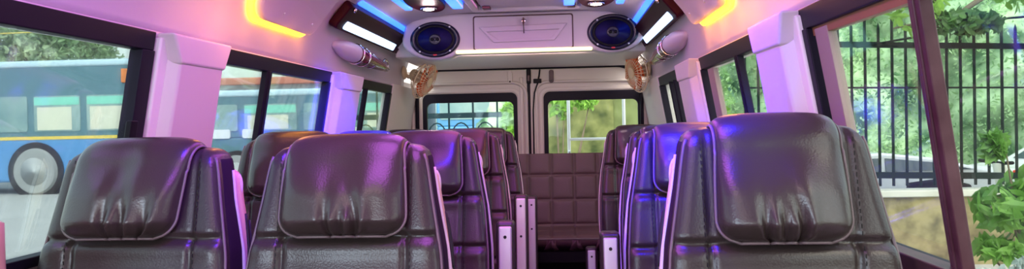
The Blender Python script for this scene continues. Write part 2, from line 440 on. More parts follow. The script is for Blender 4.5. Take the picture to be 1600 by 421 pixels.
# ------------------------------------------------------------------ rear overhead console
cons = empty('overhead_console', 'pale overhead console across the back of the van between two oval speakers', 'console', (XC, 4.0, H+.4))
def loc_c(p): return (p[0]-XC, p[1]-4.0, p[2]-H-.4)
def cbuild(mb, name, m, parent=cons, **k):
    mb.v = [loc_c(p) for p in mb.v]
    return mb.build(name, m, parent, **k)
def blob(cx, cz, rx, rz, a0, a1, n=14): return [(cx+rx*math.cos(math.radians(a0+(a1-a0)*k/n)), cz+rz*math.sin(math.radians(a0+(a1-a0)*k/n))) for k in range(n+1)]
lf = blob(-.683, .477, .185, .112, 165, 300)      # left lobe lower edge
rt = blob(.275, .490, .180, .110, 240, 375)
face = [(-.575,.392)] + [(.165,.392)] + rt + [(.435,.575), (.36,.60), (.2,.612), (.12,.616), (-.6,.616), (-.72,.605), (-.80,.59), (-.85,.56)] + lf
mb = MB(); mb.prism(face, fy(4.0), fy(4.12)); cbuild(mb, 'front_panel', M['liner'], bevel=.016)
mb = MB(); mb.box((-.93, 4.10, H+.392), (.47, 5.10, H+.60)); cbuild(mb, 'underside_tray', M['panel'], bevel=.01)
mb = MB(); mb.ring(rrect(-.473, .408, .072, .598, .014), rrect(-.466, .415, .065, .591, .011), fy(3.994), fy(4.002)); cbuild(mb, 'locker_gap', M['maroonfr'])
mb = MB(); mb.prism(rrect(-.466, .415, .065, .591, .011), fy(3.990), fy(4.004)); ld = cbuild(mb, 'locker_door', M['liner'], bevel=.003)
# pressed tray shape in the locker door: a shallow dish
mb = MB()
A = [(-.44,.535), (.04,.545), (-.03,.455), (-.36,.45)]; B = [(-.395,.508), (-.005,.512), (-.05,.468), (-.335,.464)]
mb.ring(A, B, fy(3.991), fy(3.978)); cbuild(mb, 'pressed_dish', M['liner'], ld, bevel=.005)
kx, kz = -.196, .553
mb = MB(); mb.lathe([(.013,0),(.013,.006),(.009,.008)], (kx, 3.990, H+kz+.012), (0,-1,0), 20); lk = cbuild(mb, 'lock', M['chrome'], ld, smooth=True)
mb = MB(); mb.box((kx-.004, 3.955, H+kz-.012), (kx+.004, 3.982, H+kz+.024)); mb.lathe([(.013,-.002),(.013,.002)], (kx, 3.960, H+kz+.004), (1,0,0), 16)
mb.tube([(kx, 3.965, H+kz-.008), (kx+.002, 3.966, H+kz-.06)], .003, 6); cbuild(mb, 'key', M['brass'], ld)
strip = MB(); strip.prism(rrect(-.570, .394, .172, .414, .009), fy(3.984), fy(4.004))
o = strip.build('led_strip', M['stripled'], bevel=.003); tag(o, 'warm white LED strip along the lower edge of the rear console', 'light strip')

# ------------------------------------------------------------------ speakers
def speaker(cx, cz, lab):
    s = empty('oval_speaker', lab, 'speaker', (cx, 4.0, H+cz), group='oval speakers on the rear console')
    e = .71
    mb = MB(); mb.lathe([(.136,.002),(.138,-.004),(.134,-.014),(.118,-.016),(.108,-.006),(.106,.0)], (0,0,0), (0,1,0), 56, e, cap=False); mb.build('rim', M['spkrim'], s, smooth=True)
    mb = MB(); mb.lathe([(.112,-.006),(.100,-.013),(.092,-.006)], (0,0,0), (0,1,0), 56, e, cap=False); mb.build('rubber_surround', M['blackpl'], s, smooth=True)
    mb = MB(); mb.lathe([(.094,-.006),(.07,-.002),(.04,-.001),(.01,-.001)], (0,-.004,0), (0,1,0), 56, e); mb.build('cone', M['cone'], s, smooth=True)
    mb = MB(); mb.lathe([(.034,-.004),(.034,-.012),(.026,-.016),(.02,-.012),(.008,-.02)], (0,-.002,0), (0,1,0), 32, .9)
    tw = mb.build('tweeter', M['spkrim'], s, smooth=True)
    mb = MB()
    for sx in (-.014, .014): mb.lathe([(.009,-.01),(.009,-.022),(.004,-.024)], (sx,-.002,0), (0,1,0), 16)
    mb.build('tweeter_dome', M['blackpl'], tw, smooth=True)
    for a in (48, 132, 228, 312):
        mb = MB(); r = .124; mb.lathe([(.0055,-.014),(.0055,-.020),(.002,-.021)], (r*math.cos(math.radians(a)), 0, r*e*math.sin(math.radians(a))), (0,1,0), 12); mb.build('screw', M['screw'], s, smooth=True)
    mb = MB(); mb.prism(rrect(-.010, -.089, .010, -.081, .003), lambda x, z: (x, -.014, z), lambda x, z: (x, -.0185, z)); mb.build('badge', M['red'], s)
speaker(-.683, .477, 'black oval speaker above the cream and orange fan, on the rear console')
speaker(.283, .490, 'black oval speaker at the right end of the rear console above the yellow lit fan')

# ------------------------------------------------------------------ wall fans
def fan(cx, cy, cz, axis, mount, lab):
    f = empty('cabin_fan', lab, 'fan', (cx, cy, H+cz), group='small fans in the rear corners')
    ax = Vector(axis).normalized(); a = Vector((0,0,1)); a = (a-ax*a.dot(ax)).normalized(); b = ax.cross(a)
    R = .125
    def pt(r, ang, h): return a*math.cos(ang)*r + b*math.sin(ang)*r + ax*h
    def ringp(r, h, n=36): return [pt(r, 2*PI*k/n, h) for k in range(n)]
    mb = MB()
    for k in range(30):
        an = 2*PI*k/30
        mb.tube([pt(.03, an, .042), pt(.07, an, .040), pt(.10, an, .028), pt(R, an, .0)], .0021, 5)
    mb.tube(ringp(R, 0), .0045, 6, closed=True); mb.tube(ringp(.078, .038), .0018, 5, closed=True); mb.tube(ringp(.100, .028), .0018, 5, closed=True)
    fc = mb.build('front_cage', M['creamcage'], f, smooth=True)
    mb = MB(); mb.lathe([(.034,.038),(.034,.045),(.022,.048)], (0,0,0), ax, 24); mb.build('cage_hub', M['cream'], fc, smooth=True)
    mb = MB()
    for k in range(28):
        an = 2*PI*k/28
        mb.tube([pt(.03, an, -.05), pt(.08, an, -.045), pt(R, an, .0)], .0022, 5)
    mb.tube(ringp(.08, -.045), .0022, 5, closed=True); mb.build('rear_cage', M['creamcage'], f, smooth=True)
    mb = MB(); mb.lathe([(.022,.01),(.022,.03),(.012,.035)], (0,0,0), ax, 20)
    mb.build('blade_hub', M['orange'], f, smooth=True)
    for k in range(5):
        base = 2*PI*k/5; V = []; F = []; m = 7
        for i in range(m):
            r = .018 + (.106-.018)*i/(m-1); wd = .40+.34*math.sin(i/(m-1)*PI*.8)
            for j in range(5):
                t = (j/4-.5); V.append(pt(r, base+t*wd*2, .022 + t*.022))
        for i in range(m-1):
            for j in range(4): F.append((i*5+j, i*5+j+1, (i+1)*5+j+1, (i+1)*5+j))
        o = link_mesh('blade', V, F, M['orange'], f, smooth=True); sm = o.modifiers.new('t', 'SOLIDIFY'); sm.thickness = .002
    mb = MB(); mb.lathe([(.034,-.095),(.038,-.085),(.038,-.04),(.026,-.0)], (0,0,0), ax, 24); mb.build('motor_housing', M['cream'], f, smooth=True)
    mo = Vector(mount) - Vector((cx, cy, cz)); p0 = ax*-.08
    mb = MB(); mb.tube([p0, p0*.5+mo*.5+Vector((0,0,-.02)), mo], [.014,.012,.014], 10)
    br = mb.build('bracket', M['cream'], f, smooth=True)
    sd = -1 if mo.x < 0 else 1
    mb = MB(); mb.lathe([(.042,0),(.042,.012),(.03,.02)], mo, (-sd,0,0), 24); mb.build('wall_plate', M['cream'], br, smooth=True)
fan(-.865, 4.62, .298, (.88, -.24, -.44), (-.995, 4.60, .345), 'small cabin fan with cream cage and orange blades in the left rear corner')
fan(.470, 4.60, .312, (-.92, -.38, -.17), (.545, 4.56, .330), 'small cabin fan facing the aisle from the right rear corner, glowing yellow')

# ------------------------------------------------------------------ things on the roof lining
def roof_thing(name, lab, cat, side, y, z, group=None):
    p = hl(side, y, s_of_z(z)); return empty(name, lab, cat, p, group=group), Vector(p)
def rbuild(mb, name, m, root, base, par=None, **k):
    mb.v = [tuple(Vector(p)-base) for p in mb.v]; return mb.build(name, m, par or root, **k)
def S(z): return s_of_z(z)
for side in (-1, 1):
    nm = 'left' if side < 0 else 'right'
    # raised pod with amber light behind its edge
    y0, y1 = (2.28, 2.84) if side < 0 else (2.30, 2.86)
    poly = rrect(y0, S(.372), y1, S(.372)+.26, .085, 8); gl = rrect(y0-.018, S(.372)-.016, y1+.010, S(.372)+.272, .095, 8)
    t, B = roof_thing('light_pod', 'pale rounded roof pod with amber light glowing behind its edge above the %s windows' % nm, 'light', side, 2.55, .372, 'amber edged roof pods')
    mb = MB(); patch(mb, side, poly, .012, .045, .008); pod = rbuild(mb, 'pod_cover', M['liner'], t, B, smooth=False, bevel=.010)
    mb = MB(); patch(mb, side, gl, -.002, .012); rbuild(mb, 'led_glow_strip', M['amber'], t, B, smooth=False)
    for yy in (y0+.18, y1-.10):
        mb = MB(); p = Vector(hl(side, yy, S(.372)+.05, .048)); mb.lathe([(.006,-.002),(.006,.003),(.003,.004)], p, (-side, 0, -.4), 12); rbuild(mb, 'screw', M['screw'], t, B, smooth=True)
    # dark glossy light box with lit lower face and blue top light
    t, B = roof_thing('wall_light_box', 'glossy dark maroon light box with white and blue lit face on the %s roof side' % nm, 'light', side, 3.55, .455, 'glossy light boxes on the roof sides')
    mb = MB(); patch(mb, side, rrect(3.02, S(.440), 4.12, S(.440)+.135, .02), .0, .040, 0); rbuild(mb, 'housing', M['gloss'], t, B, bevel=.008)
    mb = MB(); patch(mb, side, rrect(3.10, S(.440)+.012, 4.03, S(.440)+.056, .012), .038, .046, .002); rbuild(mb, 'lit_face', M['whiteled'], t, B)
    mb = MB(); patch(mb, side, rrect(3.15, S(.440)+.140, 4.10, S(.440)+.168, .01), -.001, .008); rbuild(mb, 'blue_top_strip', M['blueled'], t, B)
    mb = MB(); patch(mb, side, rrect(4.03, S(.440)+.004, 4.11, S(.440)+.04, .01), .038, .052, .002); rbuild(mb, 'end_cap', M['gloss'], t, B)
    mb = MB(); p = Vector(hl(side, 3.06, S(.440)+.125, .046)); mb.lathe([(.010,-.004),(.010,.006),(.005,.008)], p, (-side,0,-.4), 14); rbuild(mb, 'screw', M['chrome'], t, B, smooth=True)
    # swivelling lamp: white teardrop housing with glossy maroon head and chrome ring
    t, B = roof_thing('swivel_lamp', 'white teardrop lamp housing with glossy maroon and chrome head on the %s roof side' % nm, 'lamp', side, 3.5, .36, 'swivel lamps on the roof sides')
    n_in = Vector((-side, 0, -.25)).normalized()
    c0 = Vector(hl(side, 3.18, S(.375), .0)); c1 = Vector(hl(side, 3.40, S(.362), .040))
    prof = []
    for k in range(11):
        u = k/10; prof.append((.010 + .034*math.sin(min(u*1.35, 1)*PI/2), u*(c1-c0).length))
    mb = MB(); mb.lathe(prof, c0, (c1-c0), 24); rbuild(mb, 'housing', M['liner'], t, B, smooth=True)
    c2 = Vector(hl(side, 3.98, S(.335), .060)); ax = (c2-c1)
    mb = MB(); mb.lathe([(.042,-.01),(.046,.02),(.040,ax.length*.55),(.030,ax.length*.8),(.018,ax.length)], c1, ax, 24, .8); hd = rbuild(mb, 'head', M['maroonlamp'], t, B, smooth=True)
    for r_, h_ in ((.047,.012),(.045,.12),(.036,.26)):
        a = ax.normalized().orthogonal().normalized(); b = ax.normalized().cross(a); mb = MB()
        mb.tube([c1+ax.normalized()*h_+(a*math.cos(q*PI/12)+b*math.sin(q*PI/12))*r_ for q in range(24)], .004, 6, closed=True)
        rbuild(mb, 'chrome_ring', M['chrome'], t, B, hd, smooth=True)
    mb = MB(); c3 = Vector(hl(side, 4.0, S(.355), .045))
    mb.tube([c3+Vector((0, .055*math.cos(q*PI/10), .030*math.sin(q*PI/10))) for q in range(20)], .008, 8, closed=True)
    rbuild(mb, 'end_ring', M['chrome'], t, B, smooth=True)

# ceiling light panels and centre hatch
def downlight(cx, cy, lab):
    t = empty('ceiling_light', lab, 'light', (cx, cy, H+.61), group='dark ceiling lights with blue side strips')
    zc = -.012
    mb = MB(); mb.prism([(.088*math.cos(a)*(1 if True else 1), .26*math.sin(a)) for a in [2*PI*k/40 for k in range(40)]], lambda x, y: (x, y, zc-.018), lambda x, y: (x, y, .0)); mb.build('dark_plate', M['gloss'], t, bevel=.005)
    mb = MB(); mb.lathe([(.040,.0),(.040,.010),(.030,.010),(.028,.004)], (0,.10,zc-.018), (0,0,-1), 24); mb.build('bezel', M['chrome'], t, smooth=True)
    mb = MB(); mb.lathe([(.026,.0),(.026,.012),(.010,.014)], (0,.10,zc-.018), (0,0,-1), 24); mb.build('bulb', M['lampled'], t, smooth=True)
    for sx in (-1, 1):
        mb = MB(); mb.prism(rrect(sx*.128-.026, -.26, sx*.128+.026, .22, .015), lambda x, y: (x, y, zc-.010), lambda x, y: (x, y, .004)); mb.build('blue_strip', M['blueled'], t)
    return t
ROWSY = [.55, 2.0, 3.45]
labs = {(-1, 3.45): 'dark oval ceiling light between blue strips, left of the roof hatch',
        (1, 3.45): 'dark oval ceiling light between blue strips, right of the roof hatch'}
for y in ROWSY:
    for sd in (-1, 1):
        if y == 3.45:
            downlight(XC+sd*.405, y, labs[(sd, y)])
mb = MB(); mb.ring(rrect(-.455, 3.10, .145, 3.84, .04), rrect(-.415, 3.14, .105, 3.79, .02), lambda x, y: (x, y, H+.590), lambda x, y: (x, y, H+.624))
o = mb.build('roof_hatch', M['liner'], bevel=.010); tag(o, 'pale framed roof hatch in the middle of the ceiling before the console', 'hatch')
mb = MB(); mb.prism(rrect(-.40, 3.16, .09, 3.77, .02), lambda x, y: (x, y, H+.604), lambda x, y: (x, y, H+.620)); mb.build('hatch_panel', M['liner'], o, bevel=.006)
for x in (-.37, .06):
    mb = MB(); mb.box((x-.02, 3.70, H+.590), (x+.02, 3.76, H+.605)); mb.build('catch', M['maroonfr'], o, bevel=.004)

# ------------------------------------------------------------------ seats
TILT = math.tan(math.radians(12))
ZT = H - .034           # top of the backrest
WTAB = [(.40,.196),(.55,.200),(.68,.206),(.78,.208),(.87,.206),(.94,.200),(1.00,.194),(1.06,.183),(1.11,.174),(1.16,.166),(1.185,.161),(1.20,.155),(1.212,.142),(1.2165,.120)]
def wof(z):
    xs = [a for a, b in WTAB]; ws = [b for a, b in WTAB]
    return float(np.interp(z, xs, ws))
def yback(z): return (z - 1.20)*TILT + .018*math.exp(-((z-.80)/.16)**2)*-1 + .012
def topcut(x, z): return 0
def dpt(z): return .085 + .05*max(0, min(1, (1.10-z)/.35))
def bump1(d, w): return math.exp(-(d/w)**2)
ZS1 = 1.035
def front_off(x, z):
    """relief of the upholstery: + is towards the passenger"""
    o = 0.0; ax = abs(x)
    o += .008 * (1/(1+math.exp(-(ax-.128)/.010)))                       # bolsters
    w = wof(z); e = max(0, (ax - (w-.030))/.030); o -= .012*e*e
    # transverse seams
    for zs in (ZS1, .885, .70): o -= .012*bump1(z-zs, .007); o += .003*bump1(z-zs+.022, .014)
    # vertical seams
    g = .009 if z < ZS1 else .004
    o -= g*bump1(ax-.124, .006)
    if z < ZS1: o += .004*math.cos(min(ax, .12)/.12*PI/2)
    return o
def make_backrest(parent):
    zs = list(np.linspace(.40, 1.17, 130)) + list(np.linspace(1.175, 1.2165, 14))
    nf = 84; rings = []
    for z in zs:
        w = wof(z); yb = yback(z); D = dpt(z)
        t = max(0, (z-1.175)/.0415); inset = .030*(1-math.sqrt(max(0, 1-t*t)))
        ring = []
        r = .016
        for k in range(nf):                      # front, left to right
            x = -w + r*.4 + (2*w - r*.8)*k/(nf-1); ring.append((x, yb + inset - front_off(x, z), z))
        for k in range(1, 6): ring.append((w + .002*math.sin(k/5*PI), yb + inset + .012 + (D-2*inset-.012)*k/6, z))
        for k in range(20): x = w - 2*w*k/19; ring.append((x, yb + D - inset, z))
        for k in range(5, 0, -1): ring.append((-w - .002*math.sin(k/5*PI), yb + inset + .012 + (D-2*inset-.012)*k/6, z))
        rings.append(ring)
    n = len(rings[0]); V = [p for r_ in rings for p in r_]; F = []
    for i in range(len(rings)-1):
        for j in range(n): F.append((i*n+j, i*n+(j+1)%n, (i+1)*n+(j+1)%n, (i+1)*n+j))
    F.append(tuple(range(n))[::-1]); F.append(tuple((len(rings)-1)*n+j for j in range(n)))
    o = link_mesh('backrest', V, F, M['leather'], parent, smooth=True)
    # side fabric gets its own material slot index on the flanks
    o.data.materials.append(M['fabric'])
    for p in o.data.polygons:
        c = p.center
        if abs(c[0]) > wof(c[2])-.0018 and abs(p.normal[0]) > .7 and c[2] < 1.19 and c[1] > yback(c[2])+.012: p.material_index = 1
    return o
def edge_path(sx, z0, z1, n, dy, dx=0):
    P = []
    for k in range(n+1):
        z = z0 + (z1-z0)*k/n
        P.append((sx*(wof(z)-.002+dx), yback(z)+dy, z))
    return P
def make_seat(variant=0):
    global ZS1
    ZS1 = 1.012 if variant == 2 else 1.035
    s = empty('passenger_seat', 'x', 'seat')
    br = make_backrest(s)
    for sx in (-1, 1):
        mb = MB(); P = edge_path(sx, .42, 1.195, 70, .012, .0005)
        mb.tube(P, .0032, 6); mb.build('edge_piping', M['piping'], br, smooth=True)
        mb = MB()
        for k in range(60):
            z = .45 + k*.0125
            if z > 1.19: continue
            x = sx*.133; y = yback(z) - front_off(x, z) - .0008
            mb.box((x-.0007, y-.0006, z), (x+.0007, y+.0008, z+.0075))
        mb.build('stitching', M['darkhole'], br)
    # moulded plastic shell on the back
    rings = []
    zs = np.linspace(.42, 1.185, 60)
    for z in zs:
        w = wof(min(z, 1.16)) + .003; 
        if z > 1.14: w = (wof(1.14)+.003) * math.sqrt(max(.05, 1-((z-1.14)/.050)**2*.75))
        y0_ = yback(z) + dpt(z) - .006 - .012*max(0, min(1, (1.0-z)/.2)); th = .050
        ring = []
        for k in range(28):
            a = 2*PI*k/28; c, sn = math.cos(a), math.sin(a)
            ring.append((w*abs(c)**.35*(1 if c > 0 else -1), y0_ + th/2 + th/2*abs(sn)**.5*(1 if sn > 0 else -1), z))
        rings.append(ring)
    n = 28; V = [p for r_ in rings for p in r_]
    F = [(i*n+j, i*n+(j+1)%n, (i+1)*n+(j+1)%n, (i+1)*n+j) for i in range(len(rings)-1) for j in range(n)]
    F.append(tuple(range(n))[::-1]); F.append(tuple((len(rings)-1)*n+j for j in range(n)))
    sh = link_mesh('rear_shell', V, F, M['shell'], s, smooth=True)
    for sx in (-1, 1):
        mb = MB()
        P = [(sx*(wof(z)+.001), yback(z)+dpt(z)-.010-.012*max(0, min(1, (1.0-z)/.2)), z) for z in np.linspace(.46, 1.165, 50)]
        mb.tube(P, [.0035 + .0025*max(0, min(1, (1.02-p[2])/.1)) for p in P], 8); mb.build('pale_edge', M['whiteedge'], sh, smooth=True)
        # rounded grab lug at the shoulder of the shell
        mb = MB(); z0_ = 1.150
        Q = []
        for k in range(17):
            u = k/16; z = z0_ + .006 - .052*u
            Q.append((sx*(wof(min(z,1.185))-.003), yback(z)+dpt(z)+.022, z))
        mb.tube(Q, [.002 + .0065*math.sin(PI*((k+.3)/17)**.75)**.8 for k in range(17)], 12); mb.build('grab_lug', M['whiteedge'], sh, smooth=True)
        mb = MB()
        for q, (za, zb) in enumerate(((1.07, .955), (1.055, .93))):
            dy = dpt(1.0)+.012+.014*q
            P = [(sx*(wof(z)+.0035), yback(z)+dy, z) for z in np.linspace(zb, za, 10)]
            mb.tube(P, .0035, 6)
        mb.build('slots', M['darkhole'], sh, smooth=True)
    # headrest cover: puffed pad hanging over the top
    W0, W1, T = (.114, .108, .048) if variant == 2 else (.118, .117, .046) if variant == 3 else (.126, .117, .044)
    path = []      # (y, z, ny, nz)
    zb = ZS1 + .004
    skew = .026 if variant == 3 else 0.0
    z1, rr, a0 = 1.1835, .041, math.radians(168)
    for z in np.linspace(zb, z1, 36): path.append((yback(z)-.008, z, math.cos(a0), math.sin(a0)))
    cy, cz = yback(z1)-.008 - rr*math.cos(a0), z1 - rr*math.sin(a0)
    for k in range(1, 22):
        a = a0 - PI*k/22; path.append((cy+rr*math.cos(a), cz+rr*math.sin(a), math.cos(a), math.sin(a)))
    a = a0 - PI; py, pz = cy+rr*math.cos(a), cz+rr*math.sin(a)
    for k in range(12): path.append((py - k*.0065*TILT, pz - k*.0065, math.cos(a), math.sin(a)))
    Ls = [0]
    for a, b in zip(path, path[1:]): Ls.append(Ls[-1]+math.hypot(b[0]-a[0], b[1]-a[1]))
    tot = Ls[-1]; nu = 56; V = []; F = []
    creases = [[(-.10,.075,.3), (.22,.06,-.35)], [(-.22,.06,.3), (.02,.05,.15), (.30,.08,-.5)], [(-.02,.06,-.55), (.25,.09,-.9), (-.35,.05,.1)], [(-.12,.085,.25), (.24,.075,-.5), (.6,.04,0)]][variant]
    def halfw(sv):
        t = min(1, sv/.17); w = W0 + (W1-W0)*t*t
        r = .040
        if sv < r: w = w - r + math.sqrt(max(0, r*r-(r-sv)**2))
        return w
    for lay in (0, 1):
        for (y, z, ny, nz), sv in zip(path, Ls):
            w = halfw(sv); l = math.hypot(ny, nz); ny, nz = ny/l, nz/l
            for k in range(nu+1):
                u = -1 + 2*k/nu; u = math.copysign(abs(u)**.8, u); x = w*u - skew*max(0, 1-sv/.20)
                if lay == 0: t = 0.002
                else:
                    ed = (1-abs(u)**6)**.5; en = min(1, (sv+.004)/.030)**.5 * min(1, (tot-sv+.003)/.02)**.5
                    q_ = max(0, min(1, (sv-.07)/.10)); over = 1.0 - .55*q_*q_*(3-2*q_)
                    t = .004 + T*ed*en*over*(.85+.15*math.cos(u*PI/2))
                    if sv < .24:
                        fw = 1 - max(0, min(1, (sv-.10)/.12)); fw = fw*fw*(3-2*fw)
                        for (u0, sp, sl) in creases:
                            uc = u0 + sl*sv*2.2; wd = .040 + sv*1.2
                            fall = math.exp(-sv/sp)*fw
                            t -= .021*fall*math.exp(-((u-uc)/wd)**2)*ed
                            t += .009*fall*math.exp(-((u-uc-.13)/(wd*1.2))**2)*ed
                        t += .003*fw*math.sin(u*5+variant*2)*math.sin(sv*28+variant)*ed*min(1, sv/.03)
                V.append((x, y+ny*t, z+nz*t))
    m = nu+1; K = len(path); off = m*K
    for i in range(K-1):
        for j in range(nu):
            F.append((off+i*m+j, off+i*m+j+1, off+(i+1)*m+j+1, off+(i+1)*m+j)); F.append((i*m+j, (i+1)*m+j, (i+1)*m+j+1, i*m+j+1))
        for j in (0, nu): F.append((i*m+j, (i+1)*m+j, off+(i+1)*m+j, off+i*m+j))
    for i in (0, K-1):
        for j in range(nu): F.append((i*m+j, i*m+j+1, off+i*m+j+1, off+i*m+j))
    hc = link_mesh('headrest_cover', V, F, M['leatherpad'], s, smooth=True)
    E_ = []
    for i in range(K-1, -1, -1): E_.append(i*m)
    E_ += [j for j in range(1, nu)] + [i*m+nu for i in range(K)]
    mb = MB(); P = []
    for i in E_:
        p = Vector(V[i]); q = Vector(V[off+i]); c = (p+q)/2; k = i % m
        P.append((c.x + (.0015 if q.x > 0 else -.0015), c.y-.004*(1 if c.z < 1.17 else 0), c.z-(.002 if i < m else 0)))
    P = [P[0]] + [P[i] for i in range(1, len(P)-1) if i % 2 == 0 or 20 < i < len(P)-20] + [P[-1]]
    mb.tube(P, .0030, 6); mb.build('cover_piping', M['piping'], hc, smooth=True)
    # cushion, base frame, legs
    mb = MB(); rings = []
    V = []; F = []
    for i, (zz, k) in enumerate(((.33,.90),(.345,.98),(.40,1.0),(.435,.985),(.450,.93),(.456,.80))):
        for (x, y) in rrect(-.205, -.60, .205, -.10, .06): V.append((x*k, -.35+(y+.35)*k, zz))
    n = len(rrect(-.205, -.60, .205, -.10, .06))
    F = [(i*n+j, i*n+(j+1)%n, (i+1)*n+(j+1)%n, (i+1)*n+j) for i in range(5) for j in range(n)] + [tuple(range(n))[::-1], tuple(5*n+j for j in range(n))]
    link_mesh('seat_cushion', V, F, M['leather'], s, smooth=True)
    mb = MB(); mb.box((-.19, -.56, .27), (.19, -.02, .33)); mb.box((-.19, -.14, .27), (-.15, .02, .50)); mb.box((.15, -.14, .27), (.19, .02, .50)); mb.build('seat_frame', M['blackpl'], s, bevel=.006)
    for sx in (-1, 1):
        mb = MB(); mb.tube([(sx*.15, -.08, 0.003), (sx*.15, -.08, .28)], .016, 10); mb.tube([(sx*.15, -.50, .003), (sx*.15, -.50, .28)], .016, 10)
        mb.tube([(sx*.15, -.55, .012), (sx*.15, -.03, .012)], .011, 8); mb.build('leg', M['alu'], s, smooth=True)
    return s

def add_armrest(s, sx, zt=.955, yb=-.09, gap=.048):
    """folded-up armrest on the aisle side: dark pad with a pale metal underside facing the front"""
    a = MB(); x = sx*(.208+gap); z0 = zt-.42
    tl = TILT*.6
    def P(dx, dy, z): return (x+dx, yb+dy+(z-z0)*tl, z)
    def slab(mb, w, d0, d1, za, zb):
        mb.hexa([P(-w,d0,za), P(w,d0,za), P(w,d1,za), P(-w,d1,za), P(-w,d0,zb), P(w,d0,zb), P(w,d1,zb), P(-w,d1,zb)])
    slab(a, .029, .0, .055, z0, zt); ar = a.build('armrest', M['leather'], s, bevel=.012)
    mb = MB(); slab(mb, .020, -.007, .004, z0+.01, zt-.014); pl = mb.build('pale_underside', M['alu'], ar, bevel=.005)
    for zz in (zt-.045, zt-.17):
        mb = MB(); mb.lathe([(.005,0),(.005,.003)], P(0,-.007,zz), (0,-1,0), 12); mb.build('screw', M['darkhole'], pl)
    mb = MB(); mb.tube([(x, yb+.03, z0+.02), (sx*.18, yb+.05, z0+.0)], .014, 10); mb.build('pivot', M['blackpl'], ar, smooth=True)
    return ar

protos = {}
for v in range(4): protos[v] = make_seat(v)
def place_seat(x, y, dz, lab, group, proto=None, arm=None):
    used = proto.get('used')
    s = copy_tree(proto) if used else proto
    proto['used'] = 1
    s.location = (x, y, dz); s['label'] = lab; s['group'] = group
    if 'used' in s.keys() and s is not proto: del s['used']
    if arm:
        add_armrest(s, arm[0], *arm[1:])
    return s
GA = 'passenger seats in the aisle column of the double seats'; GW = 'passenger seats beside the left windows'; GR = 'single passenger seats on the right side'
# protos 1 and 2 are used once; proto 0 supplies the rest
XW, XA, XR = -.857, -.435, .388
# copies are taken before armrests are added to a prototype
order = [
 (3, XW-.013, 1.45, 0, 'front row dark leather seat at the lower left, by the blue bus window', GW, None),
 (0, XW, 2.27, .006, 'window seat in the second row on the left, directly behind the front left window seat', GW, None),
 (0, XW+.005, 3.10, 0, 'third-row window seat at the left, only its blue-lit headrest top showing', GW, None),
 (0, XW+.01, 3.93, 0, 'last-row window seat at the left, farthest headrest beside the left wall', GW, None),
 (0, XA, 2.27, .0, 'second-row aisle seat in the double column, its headrest right behind the front aisle seat', GA, (1,)),
 (0, XA, 3.12, .0, 'third-row aisle seat in the double column, partly hidden, with a raised pale armrest', GA, (1,)),
 (0, XA+.01, 3.93, .0, 'last-row aisle seat in the double column, nearest the quilted bench', GA, (1, .87)),
 (0, XR, 2.17, .008, 'second-row single seat on the right with a strongly blue-lit headrest', GR, (-1, .925)),
 (0, XR+.045, 2.95, -.0, 'third-row single seat on the right, a narrow slice behind the blue-lit one', GR, (-1, .62)),
 (0, XR+.005, 3.78, -.0, 'last-row single seat on the right, nearest the quilted bench', GR, (-1, .62)),
 (1, XA, 1.45, 0, 'large front row aisle seat left of centre with purple-lit headrest cover', GA, (1,)),
 (2, XR-.008, 1.335, .022, 'largest dark leather seat at the right front, blue light on its headrest cover', GR, (-1,)),
]
arms = []
for (pv, x, y, dz, lab, g, arm) in order:
    s = place_seat(x, y, dz, lab, g, protos[pv]); arms.append((s, arm))
for p in protos.values():
    if 'used' in p.keys(): del p['used']
for s, arm in arms:
    if arm: add_armrest(s, *arm)

# ------------------------------------------------------------------ quilted rear bench
bench = empty('rear_bench', 'quilted maroon-brown leather bench across the back of the van', 'bench', (XC, 4.6, 0))
BX0, BX1 = -.80, .80
def quilt(nx, nz, fn, u0, u1, v0, v1, pu, pv, ou=0, ov=0, depth=.014):
    V = []; F = []
    for j in range(nz+1):
        for i in range(nx+1):
            u = u0+(u1-u0)*i/nx; v = v0+(v1-v0)*j/nz
            du = abs(((u-ou)/pu) - round((u-ou)/pu))*pu; dv = abs(((v-ov)/pv) - round((v-ov)/pv))*pv
            g = max(math.exp(-(du/.007)**2), math.exp(-(dv/.007)**2)); g2 = 1-min(1, (min(du, dv)/.05))
            h = -depth*.6*g - depth*.4*g2**2
            V.append(fn(u, v, h))
    for j in range(nz):
        for i in range(nx): F.append((j*(nx+1)+i, j*(nx+1)+i+1, (j+1)*(nx+1)+i+1, (j+1)*(nx+1)+i))
    return V, F
def bb(u, v, h): return (u, .13 + (v-.60)*.16 - h - .0, v)
V, F = quilt(260, 80, lambda u, v, h: (u, .10+(v-.60)*.16 - h, v), BX0, BX1, .58, 1.06, .147, .157, .007, .922)
nV = len(V)
o = link_mesh('quilted_backrest', V, F, M['benchleather'], bench, smooth=True, recalc=False)
sm = o.modifiers.new('t', 'SOLIDIFY'); sm.thickness = .10; sm.offset = -1
V, F = quilt(260, 40, lambda u, v, h: (u, v, .598 + h + (-.022*max(0, (-.27-v)/.05)**2)), BX0, BX1, -.32, .09, .147, .60, .007, .5, .010)
o = link_mesh('seat_cushion', V, F, M['benchleather'], bench, smooth=True, recalc=False)
sm = o.modifiers.new('t', 'SOLIDIFY'); sm.thickness = .09; sm.offset = -1
mb = MB(); mb.tube([(BX0, -.315, .578), (BX1, -.315, .578)], .006, 8); mb.build('front_piping', M['piping'], o, smooth=True)
mb = MB(); mb.box((BX0, -.30, .44), (BX1, .12, .50)); mb.box((BX0, .0, .02), (BX1, .12, .45)); mb.build('bench_box', M['blackpl'], bench)
mb = MB(); mb.box((BX0, -.295, .458), (BX1, -.27, .492)); mb.build('front_rail', M['brownbar'], bench, bevel=.004)
for x in (-.6, 0, .6):
    mb = MB(); mb.tube([(x, -.22, .002), (x, -.22, .45)], .018, 10); mb.build('leg', M['blackpl'], bench, smooth=True)
